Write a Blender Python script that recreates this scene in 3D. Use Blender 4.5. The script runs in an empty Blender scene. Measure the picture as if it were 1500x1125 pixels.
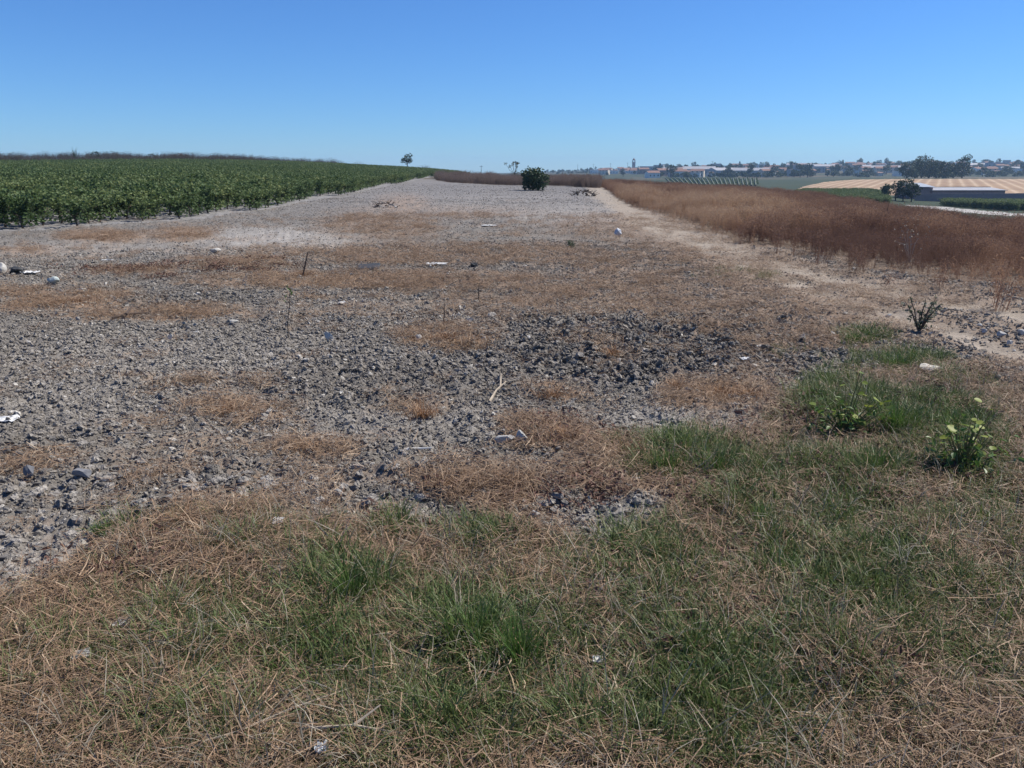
import bpy, math, random
import numpy as np
from mathutils import Vector, Matrix, Euler
R = math.radians
random.seed(7)
RNG = np.random.default_rng(11)
scn = bpy.context.scene
COL = scn.collection

# ---------------------------------------------------------------- camera, sky, sun, exposure
F_PX, CX, CY, HOR = 1130.0, 750.0, 562.5, 248.0
PITCH = math.atan((CY - HOR) / F_PX)
CAM_H = 1.6
cam_d = bpy.data.cameras.new('camera'); cam = bpy.data.objects.new('camera', cam_d); COL.objects.link(cam)
cam.location = (0, 0, CAM_H); cam.rotation_euler = (math.pi / 2 - PITCH, 0, 0)
cam_d.sensor_width = 36; cam_d.lens = F_PX / 1500 * 36
cam_d.clip_start = 0.05; cam_d.clip_end = 20000
scn.camera = cam

SUN_AZ, SUN_EL = 70.0, 50.0            # degrees clockwise from the view direction, degrees above the horizon
w = bpy.data.worlds.new('World'); scn.world = w; w.use_nodes = True
nt = w.node_tree; nt.nodes.clear()
sky = nt.nodes.new('ShaderNodeTexSky'); sky.sky_type = 'NISHITA'; sky.sun_disc = False
sky.sun_elevation = R(SUN_EL); sky.sun_rotation = R(SUN_AZ)
sky.air_density = 1.0; sky.dust_density = 0.0; sky.ozone_density = 10.0; sky.altitude = 100
bgn = nt.nodes.new('ShaderNodeBackground'); bgn.inputs['Strength'].default_value = 0.088
won = nt.nodes.new('ShaderNodeOutputWorld')
wb = nt.nodes.new('ShaderNodeVectorMath'); wb.operation = 'MULTIPLY'; wb.inputs[1].default_value = (.63, .88, 1.15)   # the camera's white balance, the same all over the sky
nt.links.new(sky.outputs[0], wb.inputs[0]); nt.links.new(wb.outputs[0], bgn.inputs[0]); nt.links.new(bgn.outputs[0], won.inputs[0])

sd = bpy.data.lights.new('sun', 'SUN'); sun = bpy.data.objects.new('sun', sd); COL.objects.link(sun)
sd.energy = 5.0; sd.angle = R(0.5); sd.color = (1.0, 0.95, 0.85)
sdir = Vector((math.sin(R(SUN_AZ)) * math.cos(R(SUN_EL)), math.cos(R(SUN_AZ)) * math.cos(R(SUN_EL)), math.sin(R(SUN_EL))))
sun.rotation_euler = sdir.to_track_quat('Z', 'Y').to_euler(); sun.location = (20, 20, 40)

scn.view_settings.view_transform = 'Standard'; scn.view_settings.look = 'None'
scn.view_settings.exposure = 0.38; scn.view_settings.gamma = 1.0; scn.view_settings.use_curve_mapping = False
scn.render.engine = 'CYCLES'
scn.cycles.use_denoising = True
scn.cycles.max_bounces = 6; scn.cycles.diffuse_bounces = 3; scn.cycles.glossy_bounces = 2
scn.cycles.transmission_bounces = 3; scn.cycles.volume_bounces = 1; scn.cycles.transparent_max_bounces = 4

# ---------------------------------------------------------------- noise
def _h(ix, iy, seed):
    h = (ix.astype(np.int64) * 374761393 + iy.astype(np.int64) * 668265263 + seed * 974634777) & 0xFFFFFFFF
    h = ((h ^ (h >> 13)) * 1274126177) & 0xFFFFFFFF
    h = ((h ^ (h >> 16)) * 2246822519) & 0xFFFFFFFF
    return ((h ^ (h >> 15)) & 0xFFFFFF) / float(0xFFFFFF)
def vnoise(x, y, seed=0):
    x0 = np.floor(x); y0 = np.floor(y); fx = x - x0; fy = y - y0
    fx = fx * fx * (3 - 2 * fx); fy = fy * fy * (3 - 2 * fy)
    a = _h(x0, y0, seed); b = _h(x0 + 1, y0, seed); c = _h(x0, y0 + 1, seed); d = _h(x0 + 1, y0 + 1, seed)
    return (a + (b - a) * fx) * (1 - fy) + (c + (d - c) * fx) * fy
def fbm(x, y, seed=0, oct=4, gain=.5):
    s = 0; a = 1.0; t = 0
    for i in range(oct):
        s = s + a * vnoise(x * 2 ** i + 13.7 * i, y * 2 ** i - 7.1 * i, seed + i); t += a; a *= gain
    return s / t
def sstep(a, b, x):
    t = np.clip((x - a) / (b - a), 0, 1); return t * t * (3 - 2 * t)

# ---------------------------------------------------------------- terrain
# profiles of the ground: bearing given by the photograph's column, then (depth, height) pairs
PROF = [
 (-700, [(0,0),(18,0),(30,.2),(130,2.1),(200,4.6),(400,5),(2500,-3)]),
 (-300, [(0,0),(18,0),(30,.2),(130,2.1),(200,4.6),(400,5),(2500,-3)]),
 (0,    [(0,0),(20,0),(60,.7),(130,1.95),(200,4.4),(400,4.5),(2500,-3)]),
 (250,  [(0,0),(22,0),(60,.7),(150,2.5),(200,3.5),(400,3.4),(2500,-3)]),
 (450,  [(0,0),(30,0),(60,.3),(160,2.15),(250,2.3),(500,0),(2500,-3)]),
 (600,  [(0,0),(45,0),(100,.25),(180,1.2),(260,1.0),(600,-4),(2500,-12)]),
 (680,  [(0,0),(80,0),(120,.1),(200,.3),(400,-3),(1200,-6),(2500,-12)]),
 (760,  [(0,0),(90,0),(120,-.1),(250,-3),(600,-6),(1200,-6),(1800,-6),(2500,-9)]),
 (870,  [(0,0),(72,0),(110,-.2),(200,-3.5),(600,-6),(1200,-1),(1600,1),(2500,0)]),
 (1000, [(0,0),(25,0),(60,-.3),(100,-.65),(140,-2.5),(200,-4.2),(300,-4.3),(480,-3.6),(620,-5),(1000,0),(1300,3),(2500,0)]),
 (1150, [(0,0),(15,0),(50,-.5),(90,-.95),(130,-2.9),(200,-4.4),(300,-4.6),(450,-4),(620,-4.8),(1000,2),(1300,6),(2500,2)]),
 (1250, [(0,0),(14,0),(50,-.9),(78,-1.45),(110,-3.5),(140,-4.5),(220,-4.0),(350,-2.5),(450,-3.2),(620,-4.5),(1000,3),(1300,8),(2500,2)]),
 (1400, [(0,0),(12,0),(38,-1.0),(48,-1.35),(80,-3.3),(120,-4.7),(165,-5.5),(200,-4.3),(350,-2.4),(450,-3.2),(620,-4.5),(1000,4),(1300,9),(2500,2)]),
 (1500, [(0,0),(11,0),(34,-1.0),(60,-2.8),(115,-4.7),(165,-5.6),(200,-4.2),(350,-2.4),(450,-3.2),(620,-4.5),(1000,4),(1300,9.5),(2500,2)]),
 (2200, [(0,0),(11,0),(34,-1.0),(60,-2.8),(115,-4.7),(165,-5.6),(200,-4.2),(350,-2.4),(450,-3.2),(620,-4.5),(1000,4),(1300,9.5),(2500,2)]),
]
def az_of(u): return math.degrees(math.atan((u - CX) / F_PX * math.cos(PITCH)))
_AZ = np.linspace(-60, 60, 241); _LY = np.linspace(math.log(2), math.log(3000), 260)
_T = np.array([np.interp(np.exp(_LY), [p[0] for p in pr], [p[1] for p in pr]) for _, pr in PROF])
_TA = [az_of(u) for u, _ in PROF]
_G = np.array([[np.interp(a, _TA, _T[:, j]) for j in range(len(_LY))] for a in _AZ])
def _blur(G, n, ax):
    k = np.ones(n) / n; p = n // 2
    P = np.pad(G, [(p, p) if i == ax else (0, 0) for i in range(2)], mode='edge')
    return np.apply_along_axis(lambda v: np.convolve(v, k, 'valid'), ax, P)
_G = _blur(_blur(_blur(_G, 9, 0), 5, 1), 5, 0)
def terrain(x, y):
    x = np.asarray(x, float); y = np.asarray(y, float)
    az = np.degrees(np.arctan2(x, y)); r = np.hypot(x, y)
    az = np.clip(az, -60, 60); yy = np.maximum(r * np.cos(np.radians(az)), 2.001)
    ia = np.clip((az + 60) / 0.5, 0, 239.999); ly = np.clip((np.log(yy) - _LY[0]) / (_LY[1] - _LY[0]), 0, 258.999)
    i = ia.astype(int); j = ly.astype(int); fa = ia - i; fl = ly - j
    z = (_G[i, j] * (1 - fa) + _G[i + 1, j] * fa) * (1 - fl) + (_G[i, j + 1] * (1 - fa) + _G[i + 1, j + 1] * fa) * fl
    back = np.clip((np.abs(np.degrees(np.arctan2(x, y))) - 60) / 60, 0, 1)
    return z * (1 - back)
def project(x, y, z=0.0):
    fw = y * math.cos(PITCH) - (z - CAM_H) * math.sin(PITCH)
    up = y * math.sin(PITCH) + (z - CAM_H) * math.cos(PITCH)
    fw = np.maximum(fw, .3)
    return CX + F_PX * x / fw, CY - F_PX * up / fw
def ray(u, v):
    a = (u - CX) / F_PX; b = (CY - v) / F_PX
    return np.array([a, math.cos(PITCH) + b * math.sin(PITCH), -math.sin(PITCH) + b * math.cos(PITCH)])
def flat(u, v):
    d = ray(u, max(v, HOR + 3)); t = CAM_H / -d[2]; return d[0] * t, d[1] * t
def at(u, v, sink=0.0):
    """the place on the ground that the photograph shows at this spot"""
    d = ray(u, v); t0 = 1.0; t = 1.0
    while t < 2500:
        p = d * t
        if CAM_H + p[2] < hgt(p[0], p[1]):
            lo, hi = t0, t
            for _ in range(18):
                m = (lo + hi) / 2; p = d * m
                if CAM_H + p[2] < hgt(p[0], p[1]): hi = m
                else: lo = m
            p = d * hi; return Vector((p[0], p[1], float(hgt(p[0], p[1])) - sink))
        t0 = t; t *= 1.02
    p = d * 2400; return Vector((p[0], p[1], float(hgt(p[0], p[1]))))
def at_depth(u, Y, dz=0.0):
    x = (u - CX) / F_PX * math.cos(PITCH) * Y
    return Vector((x, Y, float(terrain(x, Y)) + dz))

# ---------------------------------------------------------------- what covers the ground where
def E(u, v, lst, soft=.5):
    s = np.zeros_like(u)
    for (a, b, ra, rb, k) in lst:
        d = np.sqrt(((u - a) / ra) ** 2 + ((v - b) / rb) ** 2)
        s = np.maximum(s, k * (1 - sstep(1 - soft, 1 + soft, d)))
    return s
GREEN = [(510,860,75,50,1),(720,925,120,85,1),(385,805,45,25,.6),(1040,672,95,38,1),(1310,612,125,38,1),(1235,590,55,60,.9),(1260,496,42,12,1),
  (1325,530,65,18,.9),(1415,562,45,14,.8),(1200,577,25,16,.9),(1110,765,70,40,.8),(1290,775,90,50,.8),(1150,830,70,50,.75),(145,772,22,18,1),(1405,650,50,50,.9),
  (575,770,30,14,.7),(710,765,80,18,.75),(830,800,120,40,.55),(430,960,120,70,.75),(1000,860,160,70,.65),(1040,980,170,80,.75),(870,1000,140,80,.75),(560,1050,220,60,.55),
  (1380,900,160,80,.55),(1470,720,60,40,.55),(1220,930,120,80,.6),(1250,690,110,45,.7),(380,1050,120,60,.45),(1100,1080,120,50,.45),(900,900,100,60,.55),(1440,990,100,50,.4),(1090,400,60,8,.3),(1140,515,25,10,.4),(740,1060,160,60,.65),(330,930,130,60,.5),(170,930,90,40,.35),(640,850,90,40,.6),(960,790,80,30,.6),(1330,850,200,90,.7),(560,960,160,80,.75),(860,930,140,80,.75),(1000,1060,200,70,.7),(330,1080,160,60,.5),(1200,1010,160,80,.6),(1480,830,80,120,.6),(1180,690,70,40,.8),(80,1010,80,40,.3)]
STRAW = [(60,437,140,16,.9),(230,457,130,11,.9),(330,600,85,20,.65),(455,650,85,18,.85),(655,492,80,20,1),(812,576,48,14,1),(1050,570,95,18,1),(820,635,55,24,.9),
  (720,702,110,24,.9),(560,408,280,12,.8),(650,372,300,16,.6),(900,432,320,34,.55),(150,346,65,9,.75),(268,344,45,8,.8),(1000,400,220,50,.5),(1150,470,170,55,.6),
  (190,396,70,7,.8),(335,385,85,8,.8),(445,401,40,6,.8),(560,330,90,22,.45),(590,300,40,14,.6),(30,368,60,7,.5),(220,690,70,14,.4),(30,670,60,20,.6),(300,560,120,10,.4),
  (900,660,90,30,.7),(1130,600,90,30,.45),(1440,580,140,40,.8),(620,590,60,12,.4),(920,330,120,20,.35),(420,520,30,6,.5),(190,700,40,8,.4),(960,700,110,28,.7),(1300,430,160,30,.4),(640,310,140,10,.4),(560,690,60,10,.35),(180,620,80,8,.35)]
DARK = [(960,508,245,42,1),(780,490,70,22,.7),(560,560,140,30,.4),(260,438,110,10,.6),(860,480,150,18,.7),(130,690,100,26,.5),(330,700,120,26,.45),(190,770,70,30,.5),(1050,530,140,22,.6),(60,640,70,24,.4),(650,545,130,18,.5)]
PALE = [(400,352,110,18,1),(1010,605,150,36,.7),(20,850,90,60,.9),(860,755,110,30,.6),(250,525,260,34,.35),(620,620,200,26,.4),(760,300,200,14,.35),(180,365,200,14,.5),(840,312,90,16,.6),(520,455,120,12,.25),(100,590,150,24,.3)]
PATH_A = [(868,274),(885,284),(912,303),(950,322),(1000,341),(1060,362),(1120,380),(1200,400),(1290,420),(1380,440),(1500,462),(1800,520)]
PATH_B = [(940,322),(1000,348),(1070,378),(1150,408),(1240,440),(1330,470),(1410,497),(1500,522),(1800,600)]
def seg_d(u, v, pts, sy=3.0):
    d = np.full_like(u, 1e9)
    for (a, b), (c, e) in zip(pts[:-1], pts[1:]):
        dx, dy = c - a, (e - b) * sy; L = dx * dx + dy * dy
        t = np.clip(((u - a) * dx + (v - b) * sy * dy) / L, 0, 1)
        d = np.minimum(d, np.hypot(u - a - t * dx, (v - b) * sy - t * dy))
    return d
VEG_U = [-400,0,120,200,260,400,520,640,760,860,930,985,1010,1100,1150,1180,1230,1300,1400,1500,1900]
VEG_V = [880,870,815,765,745,752,762,752,735,775,775,720,645,632,600,575,555,530,545,575,700]
WEED_FU = [850,880,905,930,1000,1050,1100,1180,1250,1320,1400,1500,1700,2000]
WEED_FV = [268,273,290,303,322,338,353,372,385,398,409,424,458,520]
WEED_BU = [600,640,760,880,1000,1150,1250,1300,1400,1500,1700,2300]
WEED_BY = [115,115,115,115,110,88,76,62,45,36,28,18]
BAND_FU = [560,625,640,660,700,760,850,880]
BAND_FY = [500,150,105,96,88,83,78,74]
def masks(x, y):
    x = np.asarray(x, float); y = np.asarray(y, float)
    wx = x + .5 * (fbm(x * .9, y * .9, 3, 3) - .5); wy = y + (.5 + .02 * np.abs(y)) * (fbm(x * .9, y * .9, 5, 3) - .5)
    u, v = project(wx, wy)
    fr = y > 0.6
    n1 = fbm(x * 3.1, y * 3.1, 21, 3); n2 = fbm(x * .8, y * .8, 31, 3); n3 = fbm(x * 9, y * 9, 41, 2)
    vb = np.interp(u, VEG_U, VEG_V)
    veg = sstep(-14, 26, v - vb + 60 * (n1 - .5)); veg = np.where(fr, veg, 1)
    green = E(u, v, GREEN, .55) * sstep(.25, .6, n1 + .12)
    green = np.where(fr, green, .4 * n2)
    straw = E(u, v, STRAW, .5) * sstep(.28, .62, .5 * n1 + .5 * n3 + .08)
    straw = np.maximum(straw, .3 * sstep(.56, .72, .6 * n2 + .4 * n3) * sstep(60, 30, y))
    dark = E(u, v, DARK, .5); pale = E(u, v, PALE, .6)
    path = np.maximum(1 - sstep(10, 30, seg_d(u, v, PATH_A) * (1 + .5 * (n1 - .5))), 1 - sstep(8, 34, seg_d(u, v, PATH_B))) * (u > 860)
    path = path * fr * (1 - .35 * sstep(.5, .75, n1))
    corr = (1 - sstep(25, 85, np.minimum(seg_d(u, v, PATH_A), seg_d(u, v, PATH_B)))) * (u > 900) * fr
    Yw = np.array([flat(a, b)[1] for a, b in zip(WEED_FU, WEED_FV)])
    u0, v0 = project(x, y)
    uh = CX + x / np.maximum(y, .5) * F_PX / math.cos(PITCH)
    front = np.interp(uh, WEED_FU, Yw) * (1 + .24 * (n2 - .5)); back = np.interp(uh, WEED_BU, WEED_BY)
    weed = (uh > 868) & (y > front) & (y < back) & fr
    band = (uh > 615) & (uh < 880) & (y > np.interp(uh, BAND_FU, BAND_FY) + 8 * (n2 - .5)) & (y < 118) & fr
    return dict(u=u, v=v, uh=uh, veg=veg, green=green * fr, straw=straw * fr, dark=dark * fr, pale=pale * fr, path=path, corr=corr, weed=weed, band=band, n1=n1, n2=n2, n3=n3)
# vineyard outline
VE = [flat(-330, 362), flat(0, 341), flat(150, 332), flat(300, 322), flat(400, 307), flat(500, 289), flat(560, 277), flat(610, 267), (-13.5, 150), (-11, 215)]
VEX = np.array([p[0] for p in VE]); VEY = np.array([p[1] for p in VE])
def vine_edge(y): return np.interp(y, VEY[3:], VEX[3:])
def in_vineyard(x, y):
    uh = CX + x / np.maximum(y, .5) * F_PX / math.cos(PITCH)
    front = np.interp(x, VEX[:4], VEY[:4])
    far = np.interp(uh, [-600, 0, 250, 450, 600, 720], [125, 132, 152, 185, 215, 215])
    return (y > front) & (x < np.where(y > VEY[3], vine_edge(y), 1e3)) & (y < far)
def hgt(x, y):
    x = np.asarray(x, float); y = np.asarray(y, float)
    r = np.hypot(x, y)
    z = terrain(x, y)
    fade = sstep(300, 40, r)
    z = z + fade * (.10 * (fbm(x * .35, y * .35, 51, 3) - .5) + .07 * (fbm(x * 1.7, y * 1.7, 61, 3) - .5))
    return z
def fine(x, y, m):
    r = np.hypot(x, y)
    soil = np.clip(1 - m['veg'] - .8 * m['path'], 0, 1)
    bill = np.abs(fbm(x * 5, y * 5, 71, 4, .6) - .5) * 2
    d = soil * (.065 * (bill - .3) + .05 * (fbm(x * 16, y * 16, 81, 3, .6) - .5)) * (1 + 1.0 * m['dark'])
    d = d + (1 - soil) * .02 * (fbm(x * 9, y * 9, 91, 3) - .5) + m['veg'] * .05 * (fbm(x * 3, y * 3, 93, 3) - .5)
    d = d - .03 * m['path']
    return d * sstep(60, 25, r)

# ---------------------------------------------------------------- materials
def new_mat(name):
    m = bpy.data.materials.new(name); m.use_nodes = True
    n = m.node_tree; b = n.nodes['Principled BSDF']; return m, n, b
def N(n, t, **kw):
    x = n.nodes.new(t)
    for k, v in kw.items(): setattr(x, k, v)
    return x
def ramp(n, stops):
    r = N(n, 'ShaderNodeValToRGB'); e = r.color_ramp.elements
    while len(e) < len(stops): e.new(.5)
    for el, (p, c) in zip(e, stops): el.position = p; el.color = (*c, 1)
    return r
def plain(name, col, rough=.8, var=.15, scale=8.0, bump=.0, spec=.3, metal=0.0, haslocal=True):
    m, n, b = new_mat(name)
    tc = N(n, 'ShaderNodeTexCoord'); nz = N(n, 'ShaderNodeTexNoise'); nz.inputs['Scale'].default_value = scale; nz.inputs['Detail'].default_value = 6
    n.links.new(tc.outputs['Object'], nz.inputs['Vector'])
    lo = tuple(c * (1 - var) for c in col); hi = tuple(min(1, c * (1 + var)) for c in col)
    r = ramp(n, [(.3, lo), (.7, hi)]); n.links.new(nz.outputs['Fac'], r.inputs['Fac']); n.links.new(r.outputs[0], b.inputs['Base Color'])
    b.inputs['Roughness'].default_value = rough; b.inputs['Specular IOR Level'].default_value = spec; b.inputs['Metallic'].default_value = metal
    if bump:
        bp = N(n, 'ShaderNodeBump'); bp.inputs['Strength'].default_value = bump; bp.inputs['Distance'].default_value = .02
        n.links.new(nz.outputs['Fac'], bp.inputs['Height']); n.links.new(bp.outputs[0], b.inputs['Normal'])
    return m
def leafy(name, stops, rough=.55, trans=.3, spec=.35, wi=.5):
    """colour picked along a ramp by each leaf's own number c and each plant's number tint"""
    m, n, b = new_mat(name)
    a = N(n, 'ShaderNodeAttribute', attribute_name='c'); t = N(n, 'ShaderNodeAttribute', attribute_name='tint', attribute_type='INSTANCER')
    ad = N(n, 'ShaderNodeMath', operation='MULTIPLY'); ad.inputs[1].default_value = 1 - wi
    ad2 = N(n, 'ShaderNodeMath', operation='MULTIPLY_ADD'); ad2.inputs[1].default_value = wi
    n.links.new(a.outputs['Fac'], ad.inputs[0]); n.links.new(t.outputs['Fac'], ad2.inputs[0]); n.links.new(ad.outputs[0], ad2.inputs[2])
    r = ramp(n, stops); n.links.new(ad2.outputs[0], r.inputs['Fac'])
    n.links.new(r.outputs[0], b.inputs['Base Color']); b.inputs['Roughness'].default_value = rough; b.inputs['Specular IOR Level'].default_value = spec
    if trans:
        tr = N(n, 'ShaderNodeBsdfTranslucent'); mx = N(n, 'ShaderNodeMixShader'); mx.inputs[0].default_value = trans
        n.links.new(r.outputs[0], tr.inputs['Color']); n.links.new(b.outputs[0], mx.inputs[1]); n.links.new(tr.outputs[0], mx.inputs[2])
        n.links.new(mx.outputs[0], n.nodes['Material Output'].inputs['Surface'])
    return m
def leafy_obj(name, stops, rough=.55, trans=.3, spec=.35, wi=.3):
    """the same for single objects: the plant's number comes from Object Info"""
    m = leafy(name, stops, rough, trans, spec, wi); n = m.node_tree
    t = [x for x in n.nodes if x.type == 'ATTRIBUTE' and x.attribute_name == 'tint'][0]
    oi = N(n, 'ShaderNodeObjectInfo'); l = t.outputs['Fac'].links[0]; n.links.new(oi.outputs['Random'], l.to_socket); n.nodes.remove(t)
    return m
def soil_mat():
    m, n, b = new_mat('soil')
    a = N(n, 'ShaderNodeAttribute', attribute_name='albedo')
    g = N(n, 'ShaderNodeNewGeometry')
    n1 = N(n, 'ShaderNodeTexNoise'); n1.inputs['Scale'].default_value = 38; n1.inputs['Detail'].default_value = 7; n1.inputs['Roughness'].default_value = .65
    n2 = N(n, 'ShaderNodeTexNoise'); n2.inputs['Scale'].default_value = 3.5; n2.inputs['Detail'].default_value = 8; n2.inputs['Roughness'].default_value = .6
    for q in (n1, n2): n.links.new(g.outputs['Position'], q.inputs['Vector'])
    mr = N(n, 'ShaderNodeMapRange'); mr.inputs[1].default_value = .25; mr.inputs[2].default_value = .75; mr.inputs[3].default_value = .62; mr.inputs[4].default_value = 1.38
    mr2 = N(n, 'ShaderNodeMapRange'); mr2.inputs[1].default_value = .3; mr2.inputs[2].default_value = .7; mr2.inputs[3].default_value = .8; mr2.inputs[4].default_value = 1.2
    n.links.new(n1.outputs['Fac'], mr.inputs[0]); n.links.new(n2.outputs['Fac'], mr2.inputs[0])
    mu = N(n, 'ShaderNodeMath', operation='MULTIPLY'); n.links.new(mr.outputs[0], mu.inputs[0]); n.links.new(mr2.outputs[0], mu.inputs[1])
    vm = N(n, 'ShaderNodeVectorMath', operation='SCALE'); n.links.new(a.outputs['Color'], vm.inputs[0]); n.links.new(mu.outputs[0], vm.inputs['Scale'])
    n.links.new(vm.outputs[0], b.inputs['Base Color']); b.inputs['Roughness'].default_value = .95; b.inputs['Specular IOR Level'].default_value = .15
    bp = N(n, 'ShaderNodeBump'); bp.inputs['Strength'].default_value = .7; bp.inputs['Distance'].default_value = .025
    n.links.new(n1.outputs['Fac'], bp.inputs['Height']); n.links.new(bp.outputs[0], b.inputs['Normal'])
    return m
def clod_mat(name='clod', stops=None, attr='INSTANCER'):
    m, n, b = new_mat(name)
    if attr == 'INSTANCER': t = N(n, 'ShaderNodeAttribute', attribute_name='tint', attribute_type='INSTANCER').outputs['Fac']
    else: t = N(n, 'ShaderNodeObjectInfo').outputs['Random']
    r = ramp(n, stops or [(0, (.125, .112, .10)), (.45, (.265, .236, .202)), (.85, (.35, .32, .285)), (1, (.60, .56, .50))])
    n.links.new(t, r.inputs['Fac'])
    tc = N(n, 'ShaderNodeTexCoord'); nz = N(n, 'ShaderNodeTexNoise'); nz.inputs['Scale'].default_value = 3.5; nz.inputs['Detail'].default_value = 7
    n.links.new(tc.outputs['Object'], nz.inputs['Vector'])
    mr = N(n, 'ShaderNodeMapRange'); mr.inputs[1].default_value = .3; mr.inputs[2].default_value = .7; mr.inputs[3].default_value = .72; mr.inputs[4].default_value = 1.25
    n.links.new(nz.outputs['Fac'], mr.inputs[0])
    vm = N(n, 'ShaderNodeVectorMath', operation='SCALE'); n.links.new(r.outputs[0], vm.inputs[0]); n.links.new(mr.outputs[0], vm.inputs['Scale'])
    n.links.new(vm.outputs[0], b.inputs['Base Color']); b.inputs['Roughness'].default_value = .95; b.inputs['Specular IOR Level'].default_value = .15
    bp = N(n, 'ShaderNodeBump'); bp.inputs['Strength'].default_value = .5; bp.inputs['Distance'].default_value = .15
    n.links.new(nz.outputs['Fac'], bp.inputs['Height']); n.links.new(bp.outputs[0], b.inputs['Normal'])
    return m
def furrow_mat():
    m, n, b = new_mat('stubble_field')
    g = N(n, 'ShaderNodeNewGeometry'); mp = N(n, 'ShaderNodeMapping'); mp.inputs['Rotation'].default_value = (0, 0, R(28.5))
    n.links.new(g.outputs['Position'], mp.inputs['Vector'])
    wv = N(n, 'ShaderNodeTexWave', wave_type='BANDS', bands_direction='X'); wv.inputs['Scale'].default_value = .085; wv.inputs['Distortion'].default_value = .8; wv.inputs['Detail'].default_value = 3; wv.inputs['Detail Scale'].default_value = .6
    n.links.new(mp.outputs[0], wv.inputs['Vector'])
    nz = N(n, 'ShaderNodeTexNoise'); nz.inputs['Scale'].default_value = .08; nz.inputs['Detail'].default_value = 8; nz.inputs['Roughness'].default_value = .65
    n.links.new(g.outputs['Position'], nz.inputs['Vector'])
    r = ramp(n, [(.0, (.30, .205, .135)), (.6, (.33, .23, .15)), (.85, (.375, .27, .18)), (1, (.43, .32, .22))])
    n.links.new(wv.outputs['Fac'], r.inputs['Fac'])
    mr = N(n, 'ShaderNodeMapRange'); mr.inputs[1].default_value = .3; mr.inputs[2].default_value = .7; mr.inputs[3].default_value = .8; mr.inputs[4].default_value = 1.2
    n.links.new(nz.outputs['Fac'], mr.inputs[0])
    vm = N(n, 'ShaderNodeVectorMath', operation='SCALE'); n.links.new(r.outputs[0], vm.inputs[0]); n.links.new(mr.outputs[0], vm.inputs['Scale'])
    n.links.new(vm.outputs[0], b.inputs['Base Color']); b.inputs['Roughness'].default_value = .95; b.inputs['Specular IOR Level'].default_value = .1
    return m

# ---------------------------------------------------------------- object helpers
def np_mesh(name, V, faces, mat=None, attrs=None, smooth=False):
    """V (n,3); faces: list of (m,k) index arrays"""
    me = bpy.data.meshes.new(name)
    V = np.ascontiguousarray(V, dtype=np.float32)
    me.vertices.add(len(V)); me.vertices.foreach_set('co', V.ravel())
    nl = sum(f.size for f in faces); npoly = sum(len(f) for f in faces)
    me.loops.add(nl); me.polygons.add(npoly)
    me.loops.foreach_set('vertex_index', np.concatenate([f.ravel() for f in faces]).astype(np.int32))
    tot = np.concatenate([np.full(len(f), f.shape[1]) for f in faces]).astype(np.int32)
    me.polygons.foreach_set('loop_start', np.concatenate([[0], np.cumsum(tot)[:-1]]).astype(np.int32))
    me.polygons.foreach_set('use_smooth', np.full(npoly, bool(smooth)))
    me.update(calc_edges=True)
    for k, (dom, typ, arr) in (attrs or {}).items():
        at_ = me.attributes.new(k, typ, dom)
        if typ == 'FLOAT': at_.data.foreach_set('value', np.ascontiguousarray(arr, dtype=np.float32))
        elif typ == 'FLOAT_COLOR': at_.data.foreach_set('color', np.ascontiguousarray(arr, dtype=np.float32).ravel())
        elif typ == 'FLOAT_VECTOR': at_.data.foreach_set('vector', np.ascontiguousarray(arr, dtype=np.float32).ravel())
        elif typ == 'INT': at_.data.foreach_set('value', np.ascontiguousarray(arr, dtype=np.int32))
    if mat: me.materials.append(mat)
    return me
def link(name, me, parent=None, loc=None, rz=0.0):
    o = bpy.data.objects.new(name, me); COL.objects.link(o)
    if parent: o.parent = parent
    if loc is not None: o.location = loc
    o.rotation_euler.z = rz
    return o
def tag(o, label=None, cat=None, group=None, kind=None):
    if label: o['label'] = label
    if cat: o['category'] = cat
    if group: o['group'] = group
    if kind: o['kind'] = kind
    return o
def thing(name, label, cat, loc, rz=0.0, group=None):
    o = bpy.data.objects.new(name, None); COL.objects.link(o); o.empty_display_size = .1
    o.location = loc; o.rotation_euler.z = rz
    return tag(o, label, cat, group)
def copy_tree(o, parent=None):
    c = o.copy(); COL.objects.link(c); c.parent = parent
    for ch in KIDS.get(o.name, []): copy_tree(ch, c)
    return c
KIDS = {}
def proto(o):
    """note the children of a first-of-its-kind thing so that copies can be made"""
    KIDS[o.name] = list(o.children)
    for c in o.children: proto(c)
    return o
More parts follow.
